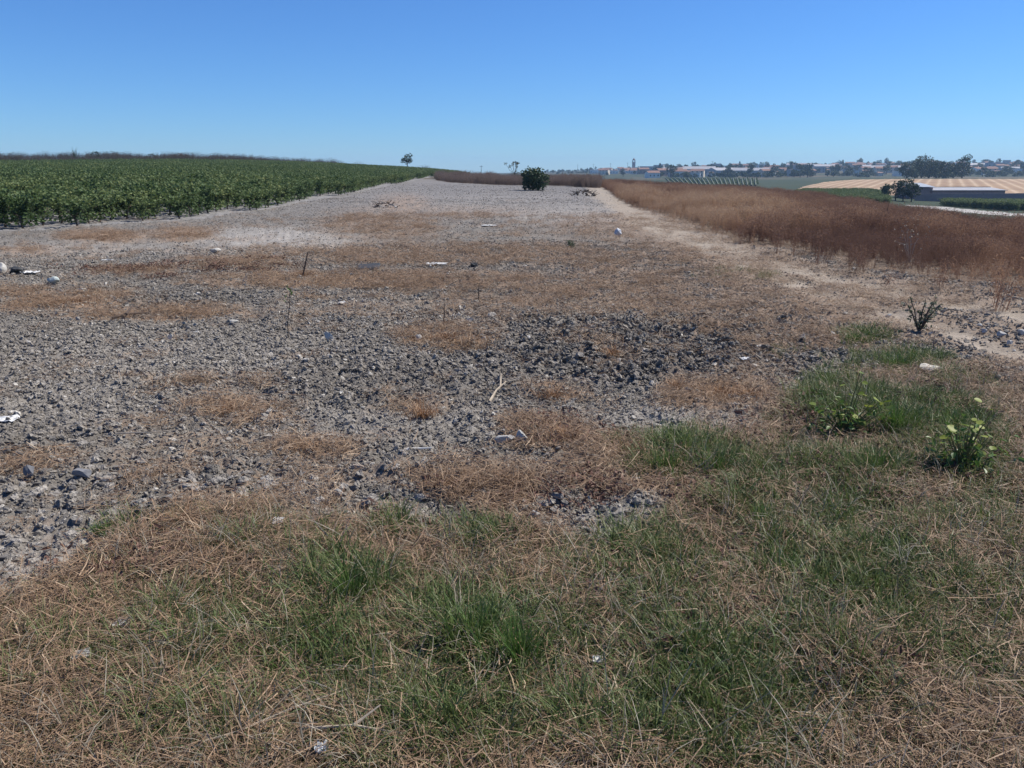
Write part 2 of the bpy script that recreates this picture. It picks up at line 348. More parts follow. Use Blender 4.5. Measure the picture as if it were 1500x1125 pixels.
class MB:
    """collects boxes, tubes and blobs and makes ONE mesh of them"""
    def __init__(s): s.v = []; s.f = {}; s.n = 0
    def add(s, V, F):
        V = np.asarray(V, float); s.v.append(V)
        for f in F:
            s.f.setdefault(len(f), []).append([i + s.n for i in f])
        s.n += len(V); return s
    def box(s, c, d, rz=0.0):
        a = np.array([[x, y, z] for z in (-.5, .5) for x, y in ((-.5, -.5), (.5, -.5), (.5, .5), (-.5, .5))]) * np.array(d)
        ca, sa = math.cos(rz), math.sin(rz); a = np.c_[a[:, 0] * ca - a[:, 1] * sa, a[:, 0] * sa + a[:, 1] * ca, a[:, 2]] + np.array(c)
        return s.add(a, [(3, 2, 1, 0), (4, 5, 6, 7), (0, 1, 5, 4), (1, 2, 6, 5), (2, 3, 7, 6), (3, 0, 4, 7)])
    def tube(s, P, rad, k=5):
        P = [Vector(p) for p in P]; rad = rad if hasattr(rad, '__len__') else [rad] * len(P); V = []
        for i, p in enumerate(P):
            t = (P[min(i + 1, len(P) - 1)] - P[max(i - 1, 0)]).normalized()
            a = t.orthogonal().normalized(); b = t.cross(a)
            for j in range(k):
                an = 2 * math.pi * j / k; V.append(p + (a * math.cos(an) + b * math.sin(an)) * rad[i])
        F = [(i * k + j, i * k + (j + 1) % k, (i + 1) * k + (j + 1) % k, (i + 1) * k + j) for i in range(len(P) - 1) for j in range(k)]
        V = [list(q) for q in V]
        F.append(tuple(range(k - 1, -1, -1))); F.append(tuple(range((len(P) - 1) * k, len(P) * k)))
        return s.add(V, F)
    def mesh(s, name, mat, smooth=False, c=None):
        at_ = {'c': ('POINT', 'FLOAT', np.full(s.n, c))} if c is not None else None
        return np_mesh(name, np.concatenate(s.v), [np.array(f) for f in s.f.values()], mat, at_, smooth)

def blades(P, D, L, W, bend, seg=3, rng=RNG):
    """curved tapering blades: roots P, horizontal headings D (angle), lengths, widths, bend"""
    n = len(P); t = np.linspace(0, 1, seg + 1)
    tilt = bend[:, None] * t[None, :]            # angle from vertical grows along the blade
    dl = L[:, None] / seg
    hx = np.cumsum(np.sin(tilt) * dl, 1) - np.sin(tilt[:, :1]) * dl; hz = np.cumsum(np.cos(tilt) * dl, 1) - np.cos(tilt[:, :1]) * dl
    cx, cy = np.cos(D)[:, None], np.sin(D)[:, None]
    C = np.stack([P[:, 0:1] + hx * cx, P[:, 1:2] + hx * cy, P[:, 2:3] + hz], -1)
    tw = D + math.pi / 2 + rng.uniform(-.7, .7, n)
    S = np.stack([np.cos(tw), np.sin(tw), np.zeros(n)], -1)[:, None, :] * (W[:, None] * (1 - t ** 1.6 * .92)[None, :])[..., None] * .5
    V = np.concatenate([C - S, C + S], 2).reshape(n, (seg + 1) * 2, 3)
    base = (np.arange(n) * (seg + 1) * 2)[:, None, None]
    q = np.array([[2 * i, 2 * i + 1, 2 * i + 3, 2 * i + 2] for i in range(seg)])[None]
    return V.reshape(-1, 3), (base + q).reshape(-1, 4), (seg + 1) * 2
def leaves(C, L, W, seed=0, up=.35, droop=.3):
    """six-cornered folded leaves at C with random headings; returns V, F, per leaf vertex count"""
    r = np.random.default_rng(seed); n = len(C)
    d = r.normal(size=(n, 3)); d[:, 2] = d[:, 2] * .6 - droop; d /= np.linalg.norm(d, axis=1)[:, None]
    nn = r.normal(size=(n, 3)); nn[:, 2] = np.abs(nn[:, 2]) + up
    nn -= (nn * d).sum(1)[:, None] * d; nn /= np.linalg.norm(nn, axis=1)[:, None]
    s = np.cross(nn, d); L = np.asarray(L)[:, None]; W = np.asarray(W)[:, None]
    pts = [C - d * L * .5, C - d * L * .2 + s * W * .5 + nn * L * .10, C + d * L * .18 + s * W * .42 + nn * L * .06, C + d * L * .5 - nn * L * .1, C + d * L * .18 - s * W * .42 + nn * L * .06, C - d * L * .2 - s * W * .5 + nn * L * .10]
    V = np.stack(pts, 1).reshape(-1, 3)
    b = (np.arange(n) * 6)[:, None]
    F = np.concatenate([b + np.array([[0, 1, 2, 3]]), b + np.array([[0, 3, 4, 5]])], 0)
    return V, F, 6
def stone_mesh(name, mat, seed, dims=(1, 1, 1), sub=2, rough=.3, cut=5, smooth=False, pinch=0.0):
    """an angular lump: a ball cut by random planes, pushed about by noise; unit-size unless dims given"""
    import bmesh
    bm = bmesh.new(); bmesh.ops.create_icosphere(bm, subdivisions=sub, radius=.5)
    V = np.array([v.co[:] for v in bm.verts]); Fc = np.array([[v.index for v in f.verts] for f in bm.faces]); bm.free()
    r = np.random.default_rng(seed)
    for _ in range(cut):
        nrm = r.normal(size=3); nrm /= np.linalg.norm(nrm); h = r.uniform(.16, .36)
        k = V @ nrm; V = V - np.maximum(k - h, 0)[:, None] * nrm
    V = V * (1 + rough * (fbm(V[:, 0] * 4 + V[:, 2] * 3 + seed, V[:, 1] * 4 - V[:, 2] * 2 + seed * .7, seed, 3)[:, None] - .5) * 1.6)
    return np_mesh(name, V * np.array(dims), [Fc], mat, None, smooth)
SRC = {}
def scatter(name, variants, P, rot, scl, idx, tint, label, cat):
    """one object of kind stuff: copies of the variants on points (geometry nodes)"""
    col = bpy.data.collections.new(name + '_source')
    for i, me in enumerate(variants):
        o = bpy.data.objects.new('%s_source_%02d' % (name, i), me); col.objects.link(o)
    SRC[name] = col
    n = len(P)
    me = bpy.data.meshes.new(name); me.vertices.add(n); me.vertices.foreach_set('co', np.ascontiguousarray(P, dtype=np.float32).ravel())
    def at_(k, typ, arr, f):
        a = me.attributes.new(k, typ, 'POINT'); a.data.foreach_set(f, arr.ravel())
    at_('rot', 'FLOAT_VECTOR', np.ascontiguousarray(rot, dtype=np.float32), 'vector')
    at_('scl', 'FLOAT_VECTOR', np.ascontiguousarray(scl, dtype=np.float32), 'vector')
    at_('idx', 'INT', np.ascontiguousarray(idx, dtype=np.int32), 'value')
    at_('tint', 'FLOAT', np.ascontiguousarray(tint, dtype=np.float32), 'value')
    o = link(name, me)
    g = bpy.data.node_groups.new(name, 'GeometryNodeTree')
    g.interface.new_socket('Geometry', in_out='INPUT', socket_type='NodeSocketGeometry'); g.interface.new_socket('Geometry', in_out='OUTPUT', socket_type='NodeSocketGeometry')
    i_ = g.nodes.new('NodeGroupInput'); o_ = g.nodes.new('NodeGroupOutput')
    ci = g.nodes.new('GeometryNodeCollectionInfo'); ci.inputs['Collection'].default_value = col
    ci.inputs['Separate Children'].default_value = True; ci.inputs['Reset Children'].default_value = True
    iop = g.nodes.new('GeometryNodeInstanceOnPoints'); iop.inputs['Pick Instance'].default_value = True
    def na(k, t):
        x = g.nodes.new('GeometryNodeInputNamedAttribute'); x.data_type = t; x.inputs['Name'].default_value = k
        return [s for s in x.outputs if s.enabled and s.name == 'Attribute'][0]
    e2r = g.nodes.new('FunctionNodeEulerToRotation')
    L = g.links.new
    L(i_.outputs[0], iop.inputs['Points']); L(ci.outputs[0], iop.inputs['Instance']); L(na('idx', 'INT'), iop.inputs['Instance Index'])
    L(na('rot', 'FLOAT_VECTOR'), e2r.inputs[0]); L(e2r.outputs[0], iop.inputs['Rotation']); L(na('scl', 'FLOAT_VECTOR'), iop.inputs['Scale'])
    L(iop.outputs[0], o_.inputs[0])
    mod = o.modifiers.new('scatter', 'NODES'); mod.node_group = g
    return tag(o, label, cat, None, 'stuff')
def sector(n, r0, r1, a0=-40, a1=40, power=1.0, rng=RNG):
    """points in a fan before the camera; power 1 = even over the ground, less = denser near"""
    q = rng.uniform(0, 1, n); e = power + 1
    r = (r0 ** e + q * (r1 ** e - r0 ** e)) ** (1 / e) if abs(e) > 1e-6 else r0 * (r1 / r0) ** q
    a = np.radians(rng.uniform(a0, a1, n)); return r * np.sin(a), r * np.cos(a)
def rots(n, tilt=.15, rng=RNG): return np.c_[rng.normal(0, tilt, n), rng.normal(0, tilt, n), rng.uniform(0, 6.283, n)]
def s3(s): return np.repeat(np.asarray(s)[:, None], 3, 1)
def mixc(a, b, t): return a * (1 - t[:, None]) + np.array(b) * t[:, None]

# ================================================================= SETTING
# ---------------------------------------------------------------- the ground, one sheet to the horizon
def build_ground():
    rs = [.35, .7, 1.0, 1.2]
    while rs[-1] < 2500:
        r = rs[-1]; rs.append(r + min(1.35 * (r * r + 2.56) / 1230, .022 * r))
    rs = np.array(rs)
    az = np.concatenate([np.arange(-180, -54, 6), np.linspace(-54, 54, 850), np.arange(60, 180, 6)])
    nA, nR = len(az), len(rs)
    A, Rr = np.meshgrid(np.radians(az), rs)
    X = (Rr * np.sin(A)).ravel(); Y = (Rr * np.cos(A)).ravel()
    m = masks(X, Y); Z = hgt(X, Y) + fine(X, Y, m)
    # albedo
    grey = np.array([.168, .152, .133]); u, v, uh = m['u'], m['v'], m['uh']  # base soil set darker than the clods: shade painted into their gaps
    n4 = fbm(X * 22, Y * 22, 101, 2)
    c = np.tile(grey, (len(X), 1)) * (1 + .5 * (m['n1'] - .5) + .35 * (n4 - .5))[:, None]
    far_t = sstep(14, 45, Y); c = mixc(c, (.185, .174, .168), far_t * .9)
    c = mixc(c, (.33, .305, .28), m['pale'] * .75)
    c = mixc(c, (.095, .09, .088), m['dark'] * .75)
    c = mixc(c, (.30, .195, .125), m['straw'] * .85 * (1 - .15 * far_t))
    rt = sstep(1050, 1350, u) * sstep(390, 430, v) * sstep(700, 560, v)
    c = mixc(c, (.25, .175, .125), rt * .6 * (1 - m['path']))
    c = mixc(c, (.17, .115, .075), m['veg'] * .9)
    c = mixc(c, (.07, .075, .04), m['veg'] * m['green'] * .85)
    c = mixc(c, (.235, .185, .145), m['corr'] * .75 * (1 - m['veg'])); c = mixc(c, (.31, .262, .212), m['path'] * .9)
    wz = (m['weed'] | m['band']).astype(float); c = mixc(c, (.12, .085, .06), wz * .9)
    # beyond the weeds: grass slopes and dark green fields down in the valley
    back = np.interp(uh, WEED_BU, WEED_BY)
    val = sstep(0, 15, Y - back) * (uh > 620)
    fg = np.where(m['n2'] > .5, 1.0, 0.0)
    c = mixc(c, (.036, .052, .028), val * .95)
    c = mixc(c, (.14, .105, .075), val * sstep(.5, .62, fbm(X * .02, Y * .02, 111, 3)) * sstep(260, 600, Y)); c = mixc(c, (.06, .065, .04), val * sstep(550, 700, Y) * .6)
    # the white-topped track below the farm
    tr = at_depth(1350, 152); te = at_depth(1515, 106)
    tx, ty = te.x - tr.x, te.y - tr.y; Lr = math.hypot(tx, ty)
    k = ((X - tr.x) * tx + (Y - tr.y) * ty) / Lr ** 2; dd = np.abs((X - tr.x) * ty - (Y - tr.y) * tx) / Lr
    onr = (k > .08) & (k < 3) & (dd < 3.4 + 2.2 * (m['n2'] - .5))
    c[onr] = np.array([.38, .36, .33]) * (.85 + .3 * n4[onr])[:, None]
    iv = in_vineyard(X, Y); c[iv] = np.array([.22, .21, .205]) * (.85 + .3 * n4[iv])[:, None]
    hill = (uh < 640) & (Y > 110) & ~iv; c[hill] = mixc(c[hill], (.10, .085, .065), np.full(hill.sum(), .9))
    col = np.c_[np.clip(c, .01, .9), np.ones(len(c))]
    idx = np.arange(nA * nR).reshape(nR, nA)
    nx = np.roll(idx, -1, 1)
    F = np.stack([idx[:-1], idx[1:], nx[1:], nx[:-1]], -1).reshape(-1, 4)
    cen = (X[F].mean(1), Y[F].mean(1))
    # the stubble field on the far side of the valley and the dirt path are pieces of their own
    uF = CX + cen[0] / np.maximum(cen[1], .5) * F_PX / math.cos(PITCH); YF = cen[1]
    top = np.interp(uF, [1168, 1180, 1210, 1250, 1400, 2300], [232, 275, 330, 352, 360, 365])
    bot = np.interp(uF, [1168, 1200, 1260, 1300, 1345, 1400, 2300], [228, 222, 208, 190, 186, 184, 182])
    tan = (uF > 1168) & (uF < 2000) & (YF > bot) & (YF < top)
    pth = (m['path'][F].mean(1) > .5) & ~tan
    S = soil_mat(); FM = furrow_mat()
    def part(name, sel, mat):
        f = F[sel]; ids, inv = np.unique(f, return_inverse=True)
        P = np.stack([X, Y, Z], 1)[ids]
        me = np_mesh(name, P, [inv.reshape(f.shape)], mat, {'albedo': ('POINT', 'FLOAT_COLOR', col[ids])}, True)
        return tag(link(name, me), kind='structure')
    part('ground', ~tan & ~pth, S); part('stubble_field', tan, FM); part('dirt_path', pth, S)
build_ground()

# ---------------------------------------------------------------- haze: the air between here and the far town
def build_haze():
    mb = MB(); mb.box((0, 0, 9), (5300, 5300, 58))
    m = bpy.data.materials.new('air'); m.use_nodes = True; n = m.node_tree; n.nodes.clear()
    o = n.nodes.new('ShaderNodeOutputMaterial'); pv = n.nodes.new('ShaderNodeVolumePrincipled')
    pv.inputs['Color'].default_value = (.46, .70, 1, 1); pv.inputs['Density'].default_value = HAZE; pv.inputs['Anisotropy'].default_value = .1
    n.links.new(pv.outputs[0], o.inputs['Volume'])
    tag(link('haze', mb.mesh('haze', m)), kind='stuff')
HAZE = .00022
build_haze()

# ================================================================= PLANTS OF THE FIELD
GREEN_STOPS = [(0, (.042, .074, .016)), (.35, (.095, .14, .036)), (.6, (.18, .20, .08)), (.8, (.30, .265, .155)), (1, (.52, .45, .31))]
DRY_STOPS = [(0, (.062, .042, .028)), (.35, (.17, .108, .066)), (.7, (.34, .225, .14)), (1, (.56, .45, .32))]
m_green = leafy('grass_blade', GREEN_STOPS, .5, .3, .35, .45)
m_dry = leafy('straw', DRY_STOPS, .6, .15, .3, .4)
m_tuft = leafy_obj('green_grass', [(0, (.036, .08, .014)), (.5, (.085, .16, .034)), (.85, (.18, .23, .07)), (1, (.38, .35, .20))], .45, .3, .4, .2)
m_drytuft = leafy_obj('dry_grass', [(0, (.13, .07, .035)), (.4, (.29, .155, .08)), (.8, (.42, .255, .14)), (1, (.58, .42, .27))], .6, .2, .3, .2)
m_grey = leafy('dead_grass', [(0, (.10, .085, .06)), (.5, (.24, .21, .16)), (1, (.50, .45, .37))], .6, .15, .3, .4)

def tuft_mesh(name, mat, n, rad, L, W, bend, seed, c0=0, c1=1, seg=3, flatd=False):
    r = np.random.default_rng(seed)
    a = r.uniform(0, 6.283, n); q = rad * (np.sqrt(r.uniform(0, 1, n)) if n < 40 else np.abs(r.normal(0, .6, n)) * (1 + .35 * np.sin(3 * a + seed)))
    P = np.c_[q * np.cos(a), q * np.sin(a), np.full(n, -.012)]
    D = a + r.normal(0, .9, n)
    if flatd: P[:, 2] = r.uniform(.0, .035, n); D = r.uniform(0, 6.283, n)
    Ls = L * r.uniform(.45, 1.15, n); Ws = W * r.uniform(.6, 1.3, n); B = r.uniform(bend[0], bend[1], n)
    V, F, k = blades(P, D, Ls, Ws, B, seg, r)
    if flatd: V[:, 2] = np.maximum(V[:, 2], .002)
    return np_mesh(name, V, [F], mat, {'c': ('POINT', 'FLOAT', np.repeat(r.uniform(c0, c1, n), k))})
def flat_straw(name, mat, n, rad, L, W, seed):
    """straws lying criss-cross on the ground"""
    r = np.random.default_rng(seed)
    C = np.c_[r.uniform(-rad, rad, n), r.uniform(-rad, rad, n), r.uniform(.003, .05, n)]
    a = r.uniform(0, 6.283, n); pit = r.normal(0, .28, n); Ls = L * r.uniform(.3, 1.2, n); Ws = W * r.uniform(.6, 1.4, n)
    d = np.c_[np.cos(a) * np.cos(pit), np.sin(a) * np.cos(pit), np.sin(pit)]
    s = np.c_[-np.sin(a), np.cos(a), r.normal(0, .4, n)] * (Ws / 2)[:, None]
    bow = np.c_[-np.sin(a), np.cos(a), r.uniform(0, 1, n)] * (Ls * r.normal(0, .12, n))[:, None]
    e0, e1, e2 = C - d * Ls[:, None] / 2, C + bow, C + d * Ls[:, None] / 2
    V = np.stack([e0 - s, e0 + s, e1 - s, e1 + s, e2 - s * .4, e2 + s * .4], 1).reshape(-1, 3); V[:, 2] = np.maximum(V[:, 2], -.01)
    b = (np.arange(n) * 6)[:, None]; F = np.concatenate([b + [[0, 1, 3, 2]], b + [[2, 3, 5, 4]]])
    return np_mesh(name, V, [F], mat, {'c': ('POINT', 'FLOAT', np.repeat(r.uniform(0, 1, n), 6))})

gv = [tuft_mesh('grass', m_green, 26, .07, .135, .0046, (.35, 1.9), 100 + i, 0, 1) for i in range(4)]
gv += [tuft_mesh('grass', m_green, 24, .10, .085, .0052, (.7, 2.2), 120 + i, 0, 1) for i in range(5)]
sv = [flat_straw('straw', m_dry, 56, .11, .105, .0019, 140 + i) for i in range(6)]
dv = [tuft_mesh('dead_grass', m_grey, 18, .08, .16, .0024, (.9, 2.6), 160 + i, 0, 1, 4) for i in range(4)]
dv += [tuft_mesh('dead_grass', m_dry, 18, .08, .15, .0026, (.8, 2.4), 170 + i, 0, 1, 4) for i in range(3)]
def surf(x, y, m=None):
    m = m or masks(x, y); return hgt(x, y) + fine(x, y, m)
def grow(name, variants, n, r0, r1, prob, scl, tint, label, cat, power=0.3, tilt=.2, a=60, dz=0.0):
    n = int(n * 1.36)
    x, y = sector(n, r0, r1, -a, a, power)
    m = masks(x, y); keep = RNG.uniform(0, 1, n) < prob(m, x, y)
    x, y = x[keep], y[keep]; m = {k: q[keep] for k, q in m.items()}
    k = len(x)
    s = scl(m, x, y) * RNG.uniform(.65, 1.35, k)
    return scatter(name, variants, np.c_[x, y, surf(x, y, m) + dz], rots(k, tilt), s3(s), RNG.integers(0, len(variants), k), np.clip(tint(m, x, y) + RNG.normal(0, .12, k), 0, 1), label, cat)

grow('green_grass', gv, 95000, 1.3, 16, lambda m, x, y: np.clip(.22 * m['veg'] + 1.2 * m['green'] * np.maximum(m['veg'], .75) * (.2 + .8 * sstep(.37, .56, fbm(x * 2.2, y * 2.2, 401, 3))), 0, 1),
     lambda m, x, y: .6 + .55 * m['green'], lambda m, x, y: .72 - .5 * m['green'] - .25 * sstep(.5, .75, m['n1']), 'short tangled grass growing in the foreground', 'grass', .1)
grow('straw_litter', sv, 58000, 1.3, 30, lambda m, x, y: np.clip(.6 * m['veg'] * (1 - .8 * m['green']) + .8 * m['straw'] ** 1.3 * (1 - m['veg']) + .008, 0, 1),
     lambda m, x, y: 1 + .02 * y, lambda m, x, y: .35 + .35 * m['n2'] + 0 * x, 'dry straw lying flat over the soil', 'straw', .1, .08)
grow('dead_grass', dv, 17000, 1.3, 22, lambda m, x, y: np.clip(.55 * m['veg'] + .25 * m['straw'] + .012, 0, 1),
     lambda m, x, y: .55 + .55 * m['veg'] + .01 * y, lambda m, x, y: .35 + .4 * m['n1'], 'bleached dead grass stalks mixed into the turf', 'dry grass', .1, .25)

LITTER = [(1120,720,150,40,.8),(1380,720,150,60,.9),(820,712,150,24,.5),(1180,640,60,50,.8),(1420,600,90,40,.5),(600,760,160,14,.7),(250,830,120,40,.4),(1080,880,120,60,.5),(1300,960,120,60,.4),(860,640,60,20,.6),(360,390,90,8,.6),(190,398,80,8,.6)]
def litter_mesh(seed):
    r = np.random.default_rng(seed); n = 26; C = np.c_[r.uniform(-.12, .12, n), r.uniform(-.12, .12, n), r.uniform(.004, .05, n)]
    v, f, k = leaves(C, r.uniform(.015, .045, n), r.uniform(.008, .02, n), seed, 1.2, 0)
    return np_mesh('leaf_litter', v, [f], m_litter, {'c': ('POINT', 'FLOAT', np.repeat(r.uniform(0, 1, n), k))})
m_litter = leafy('dead_leaf', [(0, (.06, .03, .024)), (.5, (.15, .08, .06)), (1, (.30, .20, .15))], .7, .1, .25, .3)
grow('leaf_litter', [litter_mesh(190 + i) for i in range(5)], 26000, 2, 20, lambda m, x, y: E(m['u'], m['v'], LITTER, .6) * sstep(.35, .6, m['n1']), lambda m, x, y: .8 + .03 * y, lambda m, x, y: .5 + 0 * x, 'reddish brown dead leaves and stalks littering the ground', 'leaf litter', .1, .1)

# ---------------------------------------------------------------- clods and gravel of the tilled soil
m_clod = clod_mat('soil_clod'); m_bigclod = clod_mat('big_clod', [(0, (.12, .112, .105)), (.6, (.235, .215, .195)), (1, (.36, .33, .295))], 'OBJ')
cv = [stone_mesh('clod', m_clod, 200 + i, (1, random.uniform(.7, .95), random.uniform(.5, .75)), 2 if i < 4 else 1, .55, 7) for i in range(8)]
def clods():
    X, Y, S = [], [], []
    for n, r0, r1, s0, s1 in ((300000, 2.3, 7.5, .007, .028), (80000, 2.5, 9, .02, .065), (340000, 7, 17, .014, .046), (80000, 6, 18, .03, .08), (150000, 15, 45, .025, .065), (45000, 38, 85, .05, .11)):
        n = int(n * 1.35); x, y = sector(n, r0, r1, -54, 54, .6); s = .95 * (s0 + (s1 - s0) * RNG.uniform(0, 1, n) ** 2.7)
        m = masks(x, y); lump = sstep(.42, .62, fbm(x * 1.3, y * 1.3, 221, 3))
        p = (1 - m['veg']) * (1 - .75 * m['straw']) * (1 - .93 * m['path']) * (1 - .72 * m['corr']) * (.65 + .35 * lump) * ~m['weed'] * ~m['band'] * ~in_vineyard(x, y)
        p = p * (1 - .5 * m['pale']) + .02 * (1 - m['path'])
        k = RNG.uniform(0, 1, n) < p
        X.append(x[k]); Y.append(y[k]); S.append(s[k] * (1 + .35 * m['dark'][k]))
    X, Y, S = map(np.concatenate, (X, Y, S))
    m = masks(X, Y); n = len(X)
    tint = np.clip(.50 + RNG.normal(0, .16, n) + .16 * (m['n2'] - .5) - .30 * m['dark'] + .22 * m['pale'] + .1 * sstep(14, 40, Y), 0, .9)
    lite = RNG.uniform(0, 1, n) < .02; tint[lite] = RNG.uniform(.9, 1, lite.sum())
    Z = surf(X, Y, m) + S * .12
    app = S / Y * (1 - m['veg']); u, v = project(X, Y); ins = (u > -10) & (u < 1510) & (v < 1120)
    big = np.argsort(-app * ins)[:240]; rest = np.ones(n, bool); rest[big] = False
    scatter('soil_clods', cv, np.c_[X, Y, Z][rest], rots(rest.sum(), .5), s3(S[rest]) * RNG.uniform(.8, 1.25, (rest.sum(), 3)), RNG.integers(0, 8, rest.sum()), tint[rest], 'grey crumbly clods of tilled soil', 'soil')
    src = [stone_mesh('dirt_clod', m_bigclod, 240 + i, (1, random.uniform(.7, .95), random.uniform(.55, .8)), 2, .6, 8) for i in range(6)]
    for i in big:
        o = link('dirt_clod', src[int(i) % 6], None, (X[i], Y[i], Z[i]), random.uniform(0, 6.28)); s = S[i] * 1.35; o.scale = (s, s * random.uniform(.8, 1.2), s)
        d = Y[i]
        tag(o, 'large grey clod standing proud of the crumbled tilled soil', 'clod', 'large clods on the tilled soil')
clods()

# ---------------------------------------------------------------- brown weeds on the right, weeds behind the field, scrub on the hill
def weed_mesh(name, mat, seed, h=.8, stems=12, shards=130, spread=.22):
    r = np.random.default_rng(seed); V = []; F = []; c = []; nb = 0
    a = r.uniform(0, 6.283, stems); q = r.uniform(0, .12, stems)
    P = np.c_[q * np.cos(a), q * np.sin(a), np.full(stems, -.02)]
    hs = h * r.uniform(.6, 1.1, stems); tip = np.c_[P[:, 0] + spread * np.cos(a) * r.uniform(.1, 1, stems), P[:, 1] + spread * np.sin(a) * r.uniform(.1, 1, stems), hs]
    v, f, k = blades(P, a, hs * 1.02, np.full(stems, .008), r.uniform(.05, .5, stems), 3, r)
    V.append(v); F.append(f); c.append(np.repeat(r.uniform(.0, .6, stems), k)); nb = len(v)
    j = r.integers(0, stems, shards); t = r.uniform(.25, 1.05, shards) ** .8
    C = P[j] * (1 - t[:, None]) + tip[j] * t[:, None] + r.normal(0, .035, (shards, 3))
    v, f, k = leaves(C, r.uniform(.03, .085, shards), r.uniform(.008, .02, shards), seed, .2, -.7)
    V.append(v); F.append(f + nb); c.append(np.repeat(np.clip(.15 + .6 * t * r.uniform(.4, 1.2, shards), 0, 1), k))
    return np_mesh(name, np.concatenate(V), [np.concatenate(F)], mat, {'c': ('POINT', 'FLOAT', np.concatenate(c))})
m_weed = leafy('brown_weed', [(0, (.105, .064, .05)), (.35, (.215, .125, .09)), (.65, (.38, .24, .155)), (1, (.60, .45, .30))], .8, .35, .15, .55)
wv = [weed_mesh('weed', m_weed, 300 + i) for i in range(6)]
def weeds():
    x, y = sector(150000, 9, 118, 3, 57, .45); m = masks(x, y)
    ed = y - np.interp(m['uh'], WEED_FU, [flat(a, b)[1] for a, b in zip(WEED_FU, WEED_FV)])
    k = m['weed'] & (RNG.uniform(0, 1, len(x)) < .04 + .96 * sstep(-.5, 2.5 + .1 * y, ed + 3 * (m['n1'] - .5)))
    k |= (ed > -1.5) & (ed < 0) & (m['uh'] > 900) & (RNG.uniform(0, 1, len(x)) < .05)
    x, y, ed = x[k], y[k], ed[k]; m = {a: b[k] for a, b in m.items()}; n = len(x)
    # some stray plants trail out over the path edge
    cl = fbm(x * .55, y * .45, 333, 3); s = (.20 + .42 * sstep(.3, .75, cl) + .16 * m['n1'] + .10 * sstep(0, 5, ed)) * np.where(RNG.uniform(0, 1, n) < .01, 1.3, 1) * RNG.uniform(.7, 1.25, n)
    lite = E(m['uh'], project(x, y)[1], [(1040, 312, 150, 28, 1), (1180, 340, 60, 14, .5), (930, 290, 40, 14, .8), (1300, 320, 120, 12, .5), (1480, 400, 60, 30, .5)], .6)
    tint = np.clip(.22 + .95 * lite + .9 * (fbm(x * .3, y * .2, 331, 3) - .5) + .5 * (cl - .5) + RNG.normal(0, .08, n), 0, 1)
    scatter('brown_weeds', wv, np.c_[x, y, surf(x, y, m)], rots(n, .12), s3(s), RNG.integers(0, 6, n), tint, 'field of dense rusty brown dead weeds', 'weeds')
    x, y = sector(15000, 70, 120, -8, 9, .5); m = masks(x, y); k = m['band']; x, y = x[k], y[k]; m = {a: b[k] for a, b in m.items()}; n = len(x)
    s = (.85 + 1.1 * (fbm(x * .3, y * .3, 334, 2) - .3)) * RNG.uniform(.7, 1.2, n); tint = np.clip(.4 + .3 * (m['n2'] - .5) + RNG.normal(0, .1, n), 0, 1)
    m_b = leafy('grey_weed', [(0, (.10, .085, .07)), (.5, (.235, .175, .145)), (1, (.42, .32, .25))], .8, .4, .15, .6)
    scatter('far_weeds', [weed_mesh('weed', m_b, 340 + i) for i in range(4)], np.c_[x, y, hgt(x, y)], rots(n, .12), s3(s), RNG.integers(0, 4, n), tint, 'belt of greyish brown weeds at the far end of the field', 'weeds')
    x, y = sector(34000, 118, 260, -58, -6, .6); uh = CX + x / y * F_PX / math.cos(PITCH); k = ~in_vineyard(x, y) & (y > 100) & (x < -14) & (fbm(x * .06, y * .06, 351, 2) > .3)
    x, y = x[k], y[k]; n = len(x); s = (.7 + 1.7 * sstep(.35, .7, fbm(x * .09, y * .09, 353, 3))) * RNG.uniform(.5, 1.2, n)
    m_s = leafy('hill_scrub', [(0, (.05, .048, .036)), (.5, (.13, .105, .085)), (.85, (.21, .165, .12)), (1, (.40, .32, .22))], .8, .35, .15, .5)
    scatter('hill_scrub', [weed_mesh('scrub', m_s, 360 + i, .8, 12, 130, .35) for i in range(4)], np.c_[x, y, hgt(x, y)], rots(n, .15), s3(s), RNG.integers(0, 4, n), np.clip(.1 + .5 * fbm(x * .05, y * .05, 352, 2) ** 2 + RNG.normal(0, .1, n), 0, 1), 'dark dry scrub along the hilltop behind the vineyard', 'scrub')
weeds()

# ---------------------------------------------------------------- vineyard
VINE_STOPS = [(0, (.038, .072, .024)), (.4, (.082, .128, .044)), (.75, (.155, .195, .07)), (1, (.34, .32, .11))]
m_vine_s = leafy('vine_leaf', VINE_STOPS, .6, .33, .3, .4); m_vine_o = leafy_obj('grapevine_leaf', VINE_STOPS, .6, .33, .3, .4)
m_wood = plain('vine_wood', (.085, .065, .05), .9, .3, 12, .4)
def vine_trunk(seed):
    r = random.Random(seed); mb = MB(); p = [Vector((0, 0, -.05))]
    for i in range(4): p.append(p[-1] + Vector((r.uniform(-.05, .05), r.uniform(-.05, .05), .13)))
    mb.tube(p, [.045, .035, .032, .035, .04], 6)
    for k in range(3):
        a = r.uniform(0, 6.28); e = p[-1] + Vector((.22 * math.cos(a), .22 * math.sin(a), r.uniform(.12, .25)))
        mb.tube([p[-1] - Vector((0, 0, .02)), (p[-1] + e) / 2 + Vector((0, 0, -.03)), e], [.024, .018, .012], 5)
    return mb.mesh('trunk', m_wood, True)
